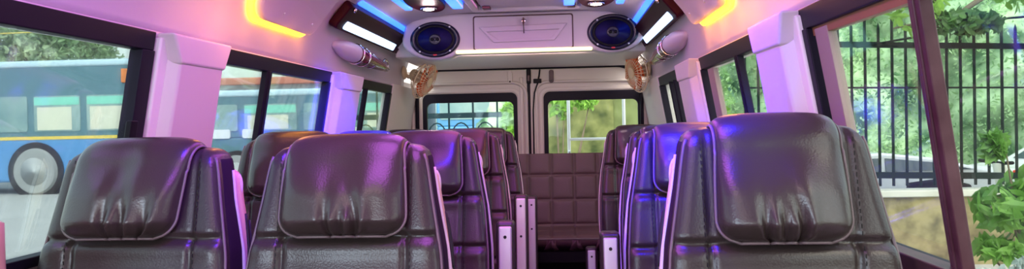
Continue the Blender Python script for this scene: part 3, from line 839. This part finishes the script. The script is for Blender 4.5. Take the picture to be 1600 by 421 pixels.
# beige moulded thing cut off at the lower left
mb = MB()
P = []
for k in range(9):
    u = k/8; P.append((-1.072+.0*u, 1.255, H-.60+.44*u))
mb.tube(P + [(-1.072, 1.258, H-.150), (-1.072, 1.26, H-.142)], [.055]*9+[.045, .024], 16)
o = mb.build('beige_edge', M['shell'], smooth=True)
tag(o, 'beige rounded plastic edge at the lower left corner beside the window', 'handle')

# ------------------------------------------------------------------ outdoors
GZ = H - 1.70
mb = MB(); mb.box((-60, -30, GZ-.05), (60, 90, GZ)); struct(mb.build('ground', M['asphalt']), 'pale grey road surface beside the van', 'ground')

def leaves(name, m, n, sampler, size, parent=None, seed=1, tilt=1.0):
    rng = np.random.default_rng(seed)
    V = []; F = []
    for i in range(n):
        c = np.array(sampler(rng)); s_ = size*rng.uniform(.6, 1.35)
        a = rng.normal(size=3); a /= np.linalg.norm(a); b = np.cross(a, rng.normal(size=3)); b /= np.linalg.norm(b); c_ = np.cross(a, b)
        P = [c-a*s_, c-a*s_*.35+b*s_*.42, c+a*s_*.45+b*s_*.32, c+a*s_, c+a*s_*.45-b*s_*.32, c-a*s_*.35-b*s_*.42]
        P = [P[0], P[1]+c_*s_*.12, P[2]+c_*s_*.1, P[3], P[4]+c_*s_*.1, P[5]+c_*s_*.12]
        k = len(V); V += [tuple(p) for p in P]; F += [(k, k+1, k+2, k+3), (k, k+3, k+4, k+5)]
    return link_mesh(name, V, F, m, parent, recalc=False)
def ball(c, r):
    c = np.array(c); r = np.array(r)
    def f(rng):
        d = rng.normal(size=3); d /= np.linalg.norm(d); return c + d*r*rng.uniform(.35, 1)**.5
    return f
def multi(bs):
    fs = [ball(*b) for b in bs]
    def f(rng): return fs[rng.integers(len(fs))](rng)
    return f

def tree(x, y, h, crowns, m, n, size, lab, seed, trunk_r=.22, name='leafy_tree', group=None):
    t = empty(name, lab, 'tree', (x, y, GZ), group=group)
    mb = MB(); mb.tube([(0,0,-.02), (.1,0,h*.3), (-.1,.1,h*.6), (0,0,h)], [trunk_r, trunk_r*.8, trunk_r*.6, trunk_r*.3], 10)
    for k in range(6):
        c = crowns[k % len(crowns)][0]; mb.tube([(0,0,h*(.4+.08*k)), (c[0]*.5, c[1]*.5, (h*.6+c[2])/2), c], [trunk_r*.45, trunk_r*.3, trunk_r*.12], 7)
    mb.build('trunk', M['bark'], t, smooth=True)
    leaves('crown', m, n, multi(crowns), size, t, seed)
    return t

def wheel(par, x, y, z, r, w=.3):
    mb = MB(); mb.lathe([(r*.55,-.04),(r*.93,-.04),(r,.03),(r,w-.03),(r*.93,w),(r*.5,w)], (x, y, z), (0,1,0), 40); o = mb.build('wheel', M['tyre'], par, smooth=False, bevel=.0)
    mb = MB(); mb.lathe([(r*.60,-.055),(r*.54,-.05),(r*.40,.02),(r*.22,.0),(r*.18,-.05),(r*.02,-.05)], (x, y, z), (0,1,0), 32); mb.build('hub', M['rim'], o, smooth=True)
def bus(x0, x1, y, ztop, lab, body, upper, group=None, wheels=(), marker=None, mint=(), stripe=True, zwin=(.0, 1.15)):
    """bus side facing the van; heights relative to the eye line"""
    b = empty('city_bus', lab, 'bus', ((x0+x1)/2, y, GZ), group=group); cx = (x0+x1)/2
    zb = .35; zt = ztop + 1.70
    mb = MB()
    mb.box((x0-cx, 0, zb), (x1-cx, 2.5, 1.70+zwin[0]-.14)); mb.build('lower_body', body, b, bevel=.08)
    mb = MB(); mb.box((x0-cx, .01, 1.70+zwin[0]-.16), (x1-cx, 2.49, zt-.10)); mb.build('upper_body', upper, b, bevel=.05)
    mb = MB(); mb.box((x0-cx-.02, -.03, zt-.13), (x1-cx+.02, 2.53, zt+.06)); mb.build('roof', M['bustop'], b, bevel=.06)
    if stripe:
        mb = MB(); mb.box((x0-cx-.01, -.012, 1.70+zwin[0]-.19), (x1-cx+.01, .05, 1.70+zwin[0]-.10)); mb.build('yellow_stripe', M['busstripe'], b)
    L = x1-x0; nw = max(2, int(L/1.45)); wv = L/nw
    for i in range(nw):
        a = -L/2 + i*wv + .10; c = -L/2 + (i+1)*wv - .10
        mb = MB(); mb.prism(rrect(a, 1.70+zwin[0]+.04, c, 1.70+zwin[1], .06), lambda x, z: (x, -.012, z), lambda x, z: (x, .03, z)); o = mb.build('window', M['busglass'], b)
        if i in mint:
            mb = MB(); mb.box((a+.02, -.022, 1.70+zwin[1]-.26), (c-.02, -.008, 1.70+zwin[1]-.04)); mb.build('vent_pane', M['mint'], o)
            mb = MB(); mb.box((a+.10, -.020, 1.70+zwin[0]+.08), (c-.25, -.010, 1.70+zwin[1]-.32)); mb.build('pale_pane', M['creamp'], o)
    for wx, r in wheels:
        mb = MB(); mb.lathe([(r*1.26,.02),(r*1.26,-.03)], (wx-cx, 0, r), (0,1,0), 40); mb.build('wheel_arch', M['darkhole'], b)
        wheel(b, wx-cx, -.06, r, r)
    if marker:
        mb = MB(); mb.box((marker[0]-cx-.12, -.05, marker[1]+1.70-.2), (marker[0]-cx+.12, .02, marker[1]+1.70+.2)); mb.build('marker_lamp', M['markorange'], b, bevel=.03)
    return b
bus(-24.5, -11.95, 20, 2.05, 'blue city bus with yellow stripe outside the front left window', M['busblue'], M['busteal'],
    wheels=((-14.97, .66), (-21.5, .66)), marker=(-12.25, 1.62), mint=(6, 7), zwin=(.05, 1.10))
bus(-10.9, -3.95, 20.5, 1.10, 'grey-green bus with pale roof line seen through the second left window', M['busteal'], M['busteal'],
    wheels=((-9.3, .5), (-5.2, .5)), mint=(1, 3), stripe=False, zwin=(-.05, .75))
# headlamp-like white panels on the grey bus
for x in (-9.75, -8.85, -5.9, -4.9):
    b_ = [o for o in bpy.data.objects if o.name.startswith('city_bus') and o.location.y > 20.2 and o.parent is None][0]
    mb = MB(); mb.prism(rrect(x+7.425-.27, 1.70-.22, x+7.425+.27, 1.70+.04, .06), lambda x, z: (x, -.04, z), lambda x, z: (x, .02, z)); mb.build('white_panel', M['white'], b_)
bus(-3.6, 3.4, 21, 1.6, 'bright blue bus behind the iron gate, seen through the left rear window', M['bluepaint'], M['bluepaint'], wheels=((-2.2, .5), (2.0, .5)), stripe=False, zwin=(.15, 1.3))
# building far left with red roof edge
bd = empty('street_building', 'pale building with a red roof edge far behind the grey-green bus', 'building', (-9, 30, GZ))
mb = MB(); mb.box((-7, 0, 0), (5, 6, 3.6)); mb.build('wall', M['building'], bd)
mb = MB(); mb.box((-7.2, -.3, 3.6), (5.2, 6.2, 3.9)); mb.build('roof', M['roofred'], bd, bevel=.05)
for i in range(6):
    mb = MB(); mb.box((-6.4+i*1.9, -.03, 1.6), (-5.3+i*1.9, .05, 2.9)); mb.build('window', M['busglass'], bd)
# trees behind the buses
tree(-20.0, 27, 4.8, [((-2.5,0,4.7),(2.6,1.6,1.7)), ((.6,0,4.8),(2.2,1.5,1.7)), ((-1,0,6.2),(2.8,1.6,1.5)), ((1.6,0,4.2),(1.7,1.4,1.4)), ((-4.5,0,5.2),(2.3,1.2,2.0)), ((1.2,0,6.0),(1.8,1.4,1.3))], M['leafpale'], 12000, .13, 'pale green tree behind the blue city bus', 3)
tree(-12.2, 40, 4.2, [((-1,0,3.6),(2.8,1.6,1.3)), ((2.5,0,3.4),(2.6,1.5,1.3)), ((5.5,0,3.0),(2.0,1.4,1.2))], M['leafdark'], 5000, .15, 'dark grey-green tree behind the pale building with the red roof edge', 4)
mb = MB(); mb.tube([(-27, 24, H+3.62), (-22, 24, H+3.46), (-17, 24, H+3.52)], .022, 6); o = mb.build('overhead_wire', M['busstripe'], smooth=True)
tag(o, 'thin overhead wire crossing in front of the pale tree', 'wire')

# gate with arches behind the van
gt = empty('iron_gate', 'dark teal iron gate with arched tops behind the left rear window', 'gate', (-1.6, 11, GZ))
mb = MB(); mb.box((-2.0, -.03, .1), (-1.92, .03, 2.4)); mb.box((1.0, -.03, .1), (1.08, .03, 2.4)); mb.box((-2, -.02, 1.82), (1.08, .02, 1.90)); mb.box((-2, -.02, .15), (1.08, .02, .25)); mb.box((-2, -.02, 2.32), (1.08, .02, 2.40))
mb.build('gate_frame', M['gateiron'], gt)
for i in range(9):
    x = -1.92 + i*.365
    mb = MB(); mb.tube([(x, 0, .15), (x, 0, 2.36)], .016, 6); mb.build('bar', M['gateiron'], gt)
for i in range(8):
    x = -1.92 + i*.365 + .18
    mb = MB(); mb.tube([(x-.16*math.cos(PI*k/10), 0, 1.45+.30*math.sin(PI*k/10)) for k in range(11)], .012, 6); mb.build('arch', M['gateiron'], gt, smooth=True)
# small bright plant near the doors' middle
def plant(name, lab, x, y, z0, crowns, m, n, size, seed, cat='plant', stems=5, group=None):
    p = empty(name, lab, cat, (x, y, z0), group=group)
    mb = MB(); rng = random.Random(seed)
    for k in range(stems):
        c = crowns[k % len(crowns)][0]; mb.tube([(rng.uniform(-.05,.05), rng.uniform(-.05,.05), -.01), (c[0]*.4, c[1]*.4, c[2]*.5), (c[0]+rng.uniform(-.1,.1), c[1], c[2])], [.018, .012, .005], 6)
    mb.build('stem', M['bark'], p, smooth=True)
    leaves('foliage', m, n, multi(crowns), size, p, seed)
    return p
plant('leafy_shrub', 'bright green shrub in front of the iron gate', -.50, 8.0, GZ, [((-.04,0,1.78),(.12,.15,.17)), ((.0,0,1.50),(.10,.15,.16)), ((.0,0,1.2),(.2,.2,.25))], M['leafbright'], 420, .055, 5)

# mossy wall behind the right rear window
mw = empty('mossy_wall_block', 'yellow-green mossy concrete wall behind the right rear window', 'wall', (1.0, 9.2, GZ))
mb = MB(); mb.box((-1.42, 0, 0), (-.36, .25, 4.2)); mb.build('wall_face', M['mossy'], mw)
mb = MB(); mb.box((-.36, .05, 0), (.9, .3, 4.2)); mb.build('shaded_pier', M['mossshade'], mw)
plant('hanging_shrub', 'green shrub hanging over the mossy wall behind the right rear door', -.02, 8.7, GZ, [((-.05,0,2.16),(.24,.15,.14)), ((.02,0,1.95),(.14,.12,.2)), ((.42,0,2.18),(.28,.12,.12)), ((.30,0,1.98),(.12,.1,.12))], M['leafbright'], 500, .06, 6)
ld = empty('rear_ladder', 'white tube ladder just outside the right rear window', 'ladder', (.22, 5.45, GZ))
for x in (-.17, .235):
    mb = MB(); mb.tube([(x, 0, .45), (x, 0, 2.3)], .012, 8); mb.build('rail', M['white'], ld, smooth=True)
for z in (.75, 1.17, 1.585):
    mb = MB(); mb.tube([(-.17, 0, z), (.235, 0, z)], .010, 8); mb.build('rung', M['white'], ld, smooth=True)
mb = MB()
for z in (.6, 1.5): mb.tube([(-.17, 0, z), (-.17, -.32, z)], .008, 6); mb.tube([(.235, 0, z), (.235, -.32, z)], .008, 6)
mb.build('fixing', M['white'], ld, smooth=True)

# leafy bank behind the fence
V = []; F = []
nx, nz = 90, 40; rng = np.random.default_rng(2)
for j in range(nz+1):
    for i in range(nx+1):
        x = -1.5 + 19*i/nx; z = GZ + 6.5*j/nz
        y = 15.5 + 1.6*j/nz + .45*math.sin(x*1.7+z*.8) + .35*math.sin(x*3.1-z*2.3) + rng.uniform(-.12, .12)
        V.append((x, y, z))
for j in range(nz):
    for i in range(nx): F.append((j*(nx+1)+i, j*(nx+1)+i+1, (j+1)*(nx+1)+i+1, (j+1)*(nx+1)+i))
bank = link_mesh('creeper_bank', V, F, M['bank'], smooth=True, recalc=False)
sm = bank.modifiers.new('t', 'SOLIDIFY'); sm.thickness = .5; sm.offset = -1
tag(bank, 'tall bank covered in pale green creeper behind the iron fence', 'hedge', kind='stuff')
def bs(rng):
    x = rng.uniform(-1.2, 17); z = GZ + rng.uniform(.3, 6.3); t = (z-GZ)/6.5
    return (x, 15.5+1.6*t+.45*math.sin(x*1.7+z*.8)+.35*math.sin(x*3.1-z*2.3)-rng.uniform(.0,.35), z)
leaves('creeper_leaves', M['leafhedge'], 22000, bs, .055, bank, 8)

# iron fence on its low wall
FY = 8.8
lw = empty('boundary_wall', 'low stained concrete wall with a pale coping under the iron fence', 'wall', (4.5, FY, GZ))
mb = MB(); mb.box((-2.6, -.10, 0), (5.5, .12, .80)); mb.build('wall_face', M['concrete'], lw)
mb = MB(); mb.box((-2.62, -.15, .78), (5.52, .17, .86)); mb.build('coping', M['coping'], lw, bevel=.015)
fe = empty('iron_fence', 'dark green iron bar fence standing on the low wall', 'fence', (4.5, FY, GZ))
def rail(xa, za, xb, zb, r, nm='rail'):
    mb = MB(); mb.box((xa, -r, -r*1.3), (xb, r, r*1.3))
    mb.v = [(x, y, z + za + (zb-za)*(x-xa)/(xb-xa)) for x, y, z in mb.v]; mb.build(nm, M['iron'], fe)
rail(-2.4, 2.60, 5.4, 2.30, .025); rail(-2.4, 1.06, 5.4, .90, .028); rail(-2.4, 2.08, 5.4, 1.90, .008)
x = -2.35; i = 0
while x < 5.4:
    t = (x+2.4)/7.8; zt = 2.86-.30*t + (.10 if i % 2 else 0)
    mb = MB(); mb.tube([(x, 0, .9), (x, 0, zt-.06), (x, 0, zt)], [.016, .016, .001], 6); mb.build('bar', M['iron'], fe)
    x += .152; i += 1
# sloping cable above the fence
mb = MB(); mb.tube([(3.35, 8.6, H+.80), (4.2, 8.6, H+.93), (5.0, 8.6, H+1.08), (6.2, 8.6, H+1.14)], .014, 6); o = mb.build('black_cable', M['iron'], smooth=True)
tag(o, 'dark sagging cable above the iron fence', 'cable')

# parked cars
def car(x, y, rz, m, lab, L=4.0, Hc=1.38, group='parked cars behind the fence', lamp=True):
    c = empty('parked_car', lab, 'car', (x, y, GZ), rz, group)
    prof = [(-L/2,.30),(-L/2,.72),(-L/2+.15,.86),(-L*.30,.95),(-L*.14,Hc-.04),(L*.05,Hc),(L*.22,Hc-.08),(L*.38,.98),(L/2-.06,.88),(L/2,.62),(L/2,.30)]
    V = []; F = []; n = len(prof)
    for w in (-.80, -.74, .74, .80):
        for (a, b) in prof:
            k = 1.0 if b < 1.0 or abs(w) < .79 else 1.0
            ww = w*(1 - .16*max(0, (b-.9)/.5)); V.append((a, ww, b))
    for i in range(3):
        for j in range(n): F.append((i*n+j, i*n+(j+1)%n, (i+1)*n+(j+1)%n, (i+1)*n+j))
    F.append(tuple(range(n))[::-1]); F.append(tuple(3*n+j for j in range(n)))
    bo = link_mesh('body', V, F, m, c, bevel=.04)
    for sy in (-1, 1):
        def g(x_, z_): return (x_, sy*(.80*(1-.16*max(0, (z_-.9)/.5))+.006), z_)
        for nm, poly in (('side_window', [(-L*.25,.97),(-L*.13,Hc-.10),(L*.03,Hc-.07),(L*.03,.97)]), ('side_window', [(L*.05,.97),(L*.05,Hc-.07),(L*.20,Hc-.13),(L*.33,.99)])):
            mb = MB(); mb.prism(poly, g, lambda x_, z_: (x_, g(x_, z_)[1]-sy*.02, z_)); mb.build(nm, M['carglass'], bo)
        for wx in (-L*.31, L*.31):
            mb = MB(); mb.lathe([(.16,-.02),(.27,-.02),(.31,.02),(.31,.16),(.2,.18)], (wx, sy*.82 - (0 if sy < 0 else 0), .31), (0,-sy,0), 28); mb.build('wheel', M['tyre'], c)
        if lamp:
            mb = MB(); mb.box((-L/2-.02, sy*.66-.10, .70), (-L/2+.10, sy*.66+.10, .86)); mb.build('tail_lamp', M['taillamp'], bo, bevel=.02)
    mb = MB(); mb.prism([(-L*.285,.965),(-L*.155,Hc-.09),(-L*.15,Hc-.07),(-L*.29,.98)], lambda a, b: (a-.012, -.58, b), lambda a, b: (a-.012, .58, b)); mb.build('rear_window', M['carglass'], bo)
    return c
car(8.75, 12.4, .10, M['carwhite'], 'white car with a red tail lamp behind the fence at the right edge')
car(4.1, 10.9, .0, M['carsilver'], 'silver car behind the fence just left of the maroon window divider', Hc=1.22)
car(13.4, 12.8, .1, M['carsilver'], 'silver car farther back behind the white car')
# scooter parked between the cars
sco = empty('parked_scooter', 'pale scooter standing behind the fence beside the maroon window divider', 'scooter', (5.0, 9.5, GZ), .05)
mb = MB()
for wx in (-.6, .6): mb.tube([(wx+.22*math.cos(a), 0, .25+.22*math.sin(a)) for a in [2*PI*k/24 for k in range(24)]], .05, 8, closed=True)
mb.build('wheel', M['tyre'], sco, smooth=True)
mb = MB(); mb.tube([(.62,0,.30),(.50,0,.70),(.40,0,1.10)], [.06,.10,.07], 12); mb.tube([(.45,0,.5),(.25,0,.30),(-.2,0,.33),(-.62,0,.55)], [.10,.11,.17,.12], 12); mb.build('body', M['creamp'], sco, smooth=True)
mb = MB(); mb.tube([(-.70,0,.80),(-.30,0,.80),(.02,0,.76)], [.08,.13,.09], 12); mb.build('seat', M['blackpl'], sco, smooth=True)
mb = MB(); mb.tube([(.36,-.32,1.12),(.42,0,1.10),(.36,.32,1.12)], .022, 8); mb.build('handlebar', M['blackpl'], sco, smooth=True)

# tree overhanging the fence, bush in front of it
t = empty('overhanging_tree', 'dark branching tree leaning over the fence at the top right', 'tree', (6.8, 8.0, GZ))
mb = MB(); mb.tube([(0,0,-.02),(-.1,0,1.6),(-.5,0,2.7),(-1.3,-.1,3.05),(-2.3,-.1,3.02),(-3.3,0,2.85)], [.16,.14,.11,.07,.05,.02], 10)
mb.tube([(-.5,0,2.7),(-.9,0,3.3),(-1.2,0,4.0)], [.10,.08,.05], 8); mb.tube([(-1.3,-.1,3.05),(-1.9,-.1,2.75),(-2.05,-.1,2.35)], [.045,.035,.012], 7)
mb.tube([(-2.3,-.1,3.02),(-2.7,-.1,2.75),(-3.35,-.1,2.62)], [.035,.025,.008], 7)
mb.build('branches', M['bark'], t, smooth=True)
leaves('bright_leaves', M['leafbright'], 420, multi([((-3.1,-.1,2.80),(.30,.2,.24)), ((-2.0,0,2.98),(.3,.2,.2)), ((-1.6,0,2.85),(.25,.2,.15)), ((-1.3,0,2.45),(.12,.1,.3))]), .065, t, 11)
leaves('dark_leaves', M['leafdark'], 1500, multi([((-2.7,.1,3.15),(.9,.3,.22)), ((-1.4,.1,3.15),(.8,.3,.32)), ((-.3,.1,3.0),(.9,.4,.4)), ((-2.7,-.1,2.66),(.45,.15,.12)), ((-3.2,-.1,3.2),(.5,.2,.25))]), .075, t, 12)
plant('foreground_bush', 'bright green bush outside the right window, below the fence, at the right edge', 3.62, 5.9, GZ,
      [((-.22,0,.98),(.22,.3,.16)), ((.02,0,1.05),(.30,.3,.22)), ((.30,0,1.15),(.35,.3,.30)), ((.15,0,.70),(.35,.3,.35)), ((.40,0,.80),(.35,.3,.40)), ((-.28,0,.66),(.14,.2,.07)), ((-.30,.0,1.46),(.05,.05,.09)), ((.45,0,1.35),(.2,.2,.2))], M['leafmid'], 950, .082, 21, 'bush', 8)
plant('pale_bush', 'grey-green broad-leaved plant in the lower right corner outside the window', 3.10, 5.2, GZ, [((-.1,0,.55),(.28,.2,.10)), ((.15,0,.62),(.2,.2,.14))], M['leafgrey'], 300, .05, 22, 'plant', 6)
# greenery beyond the right middle windows
tree(1.9, 13.0, 3.2, [((-.2,0,2.5),(.8,.6,.8)), ((.3,0,1.6),(.8,.6,.7))], M['leafbright'], 1500, .09, 'green tree seen through the middle right window beside the mossy wall', 31, .08)

# ------------------------------------------------------------------ light
w = bpy.data.worlds.new('World'); sc.world = w; w.use_nodes = True; nt = w.node_tree
bg = nt.nodes['Background']; sky = nt.nodes.new('ShaderNodeTexSky'); sky.sky_type = 'NISHITA'; sky.sun_disc = False
sky.sun_elevation = math.radians(50); sky.sun_rotation = math.radians(150); sky.air_density = 1.5; sky.dust_density = 4.0
mx = nt.nodes.new('ShaderNodeMix'); mx.data_type = 'RGBA'; mx.inputs['Factor'].default_value = .55
nt.links.new(sky.outputs['Color'], mx.inputs[6]); mx.inputs[7].default_value = (3.0, 3.2, 3.3, 1)
nt.links.new(mx.outputs[2], bg.inputs['Color']); bg.inputs['Strength'].default_value = .62
sun = bpy.data.lights.new('sun', 'SUN'); sun.energy = 1.9; sun.angle = math.radians(12); sun.color = (1, .96, .86)
so = bpy.data.objects.new('sun', sun); col.objects.link(so); so.rotation_euler = (math.radians(42), math.radians(-14), 0)

def area(name, loc, size, power, color, rot=(0,0,0), sy=None, spread=None):
    l = bpy.data.lights.new(name, 'AREA'); l.energy = power; l.color = color; l.size = size
    if sy: l.shape = 'RECTANGLE'; l.size_y = sy
    if spread: l.spread = math.radians(spread)
    o = bpy.data.objects.new(name, l); col.objects.link(o); o.location = loc; o.rotation_euler = rot; return o
def point(name, loc, power, color, r=.04):
    l = bpy.data.lights.new(name, 'POINT'); l.energy = power; l.color = color; l.shadow_soft_size = r
    o = bpy.data.objects.new(name, l); col.objects.link(o); o.location = loc; return o
MAG = (1.0, .20, .66); PUR = (.62, .13, .90); BLU = (.012, .008, 1.0); AMB = (1.0, .36, .05)
def aim(o, t):
    o.rotation_euler = (Vector(t) - o.location).to_track_quat('-Z', 'Y').to_euler()
# cabin mood lighting in the roof; the warm front one is added fill
for y, p, c in ((.1, 4.5, (1, .74, .62)), (1.1, 15, PUR), (2.1, 8, PUR), (2.7, 4, MAG), (3.3, 3, MAG)):
    area('mood_fill_light', (XC, y, H+.60), .5, p, c, sy=.8)
for loc, t, p, ang in (((.22, 1.52, H+.57), (.42, 2.12, H-.04), 420, 42), ((.12, 1.15, H+.58), (.26, 1.40, H-.0), 170, 28),
                  ((-.62, 2.75, H+.57), (-.85, 3.15, H-.0), 600, 50), ((-.45, 1.15, H+.58), (-.66, 1.47, H-.05), 45, 28),
                  ((.10, 2.4, H+.57), (.35, 2.9, H-.04), 60, 42), ((-.10, 1.7, H+.57), (-.40, 2.2, H-.1), 25, 40)):
    l = bpy.data.lights.new('blue_spot', 'SPOT'); l.energy = p; l.color = BLU; l.spot_size = math.radians(ang); l.spot_blend = .9; l.shadow_soft_size = .07
    o = bpy.data.objects.new('blue_spot', l); col.objects.link(o); o.location = loc; aim(o, t)
for sd in (-1, 1):
    for y in (2.30, 2.55, 2.80):
        p = Vector(hl(sd, y, s_of_z(.335), .055)); point('amber_glow_point', p, .16 if sd < 0 else .34, AMB, .05)
for sd in (-1, 1): point('bulb_light', (XC+sd*.405, 3.55, H+.555), 1.9, (1.0, .70, .72), .03)
for sd in (-1, 1): point('amber_glow_point', Vector(hl(sd, 2.12, s_of_z(.36), .12)), .9, (1.0, .34, .16), .06)  # added points tint the pillars orange; no LED sits here
o = area('windscreen_fill', (-.45, -1.08, H+.06), .9, 9, (.80, .90, 1.0), sy=.5); aim(o, (-.6, 1.5, H-.1))  # added cool fill lamp set in the windscreen opening
o = area('side_gap_fill', (-1.06, -.40, H+.0), .6, 14, (.66, .84, 1.0), sy=.38); aim(o, (-.75, 1.45, H-.08))  # added cool fill for the front left seat, at the wall gap
o = area('console_strip_light', (-.2, 4.05, H+.385), .7, 2.4, (1.0, .70, .58), sy=.06); aim(o, (-.2, 4.9, H-.1))
# ------------------------------------------------------------------ camera
f_px = 1150.0
R = Vector((0.99748, 0.0, 0.0))
# image axes: world X, Y, Z seen in the camera frame (right, up, forward)
yv = Vector(((878-800)/f_px, -(194-210.5)/f_px, 1.0)).normalized()
xv = Vector((1.0, .02, 0.0)); xv.z = -(xv.x*yv.x+xv.y*yv.y)/yv.z; xv.normalize()
zv = xv.cross(yv); zv = zv if zv.y > 0 else -zv
right = Vector((xv.x, yv.x, zv.x)); up = Vector((xv.y, yv.y, zv.y)); fwd = Vector((xv.z, yv.z, zv.z))
cd = bpy.data.cameras.new('camera'); cam = bpy.data.objects.new('camera', cd); col.objects.link(cam)
cd.sensor_width = 36; cd.lens = 36*f_px/1600; cd.clip_start = .02; cd.clip_end = 300
mw_ = Matrix((right, up, -fwd)).transposed().to_4x4(); mw_.translation = Vector((0, 0, H)); cam.matrix_world = mw_
sc.camera = cam
sc.view_settings.view_transform = 'Standard'; sc.view_settings.look = 'None'; sc.view_settings.gamma = 1; sc.view_settings.exposure = 0.0
sc.view_settings.use_curve_mapping = False
sc.cycles.use_denoising = True; sc.cycles.max_bounces = 8; sc.cycles.transparent_max_bounces = 12
sc.cycles.sample_clamp_indirect = 6
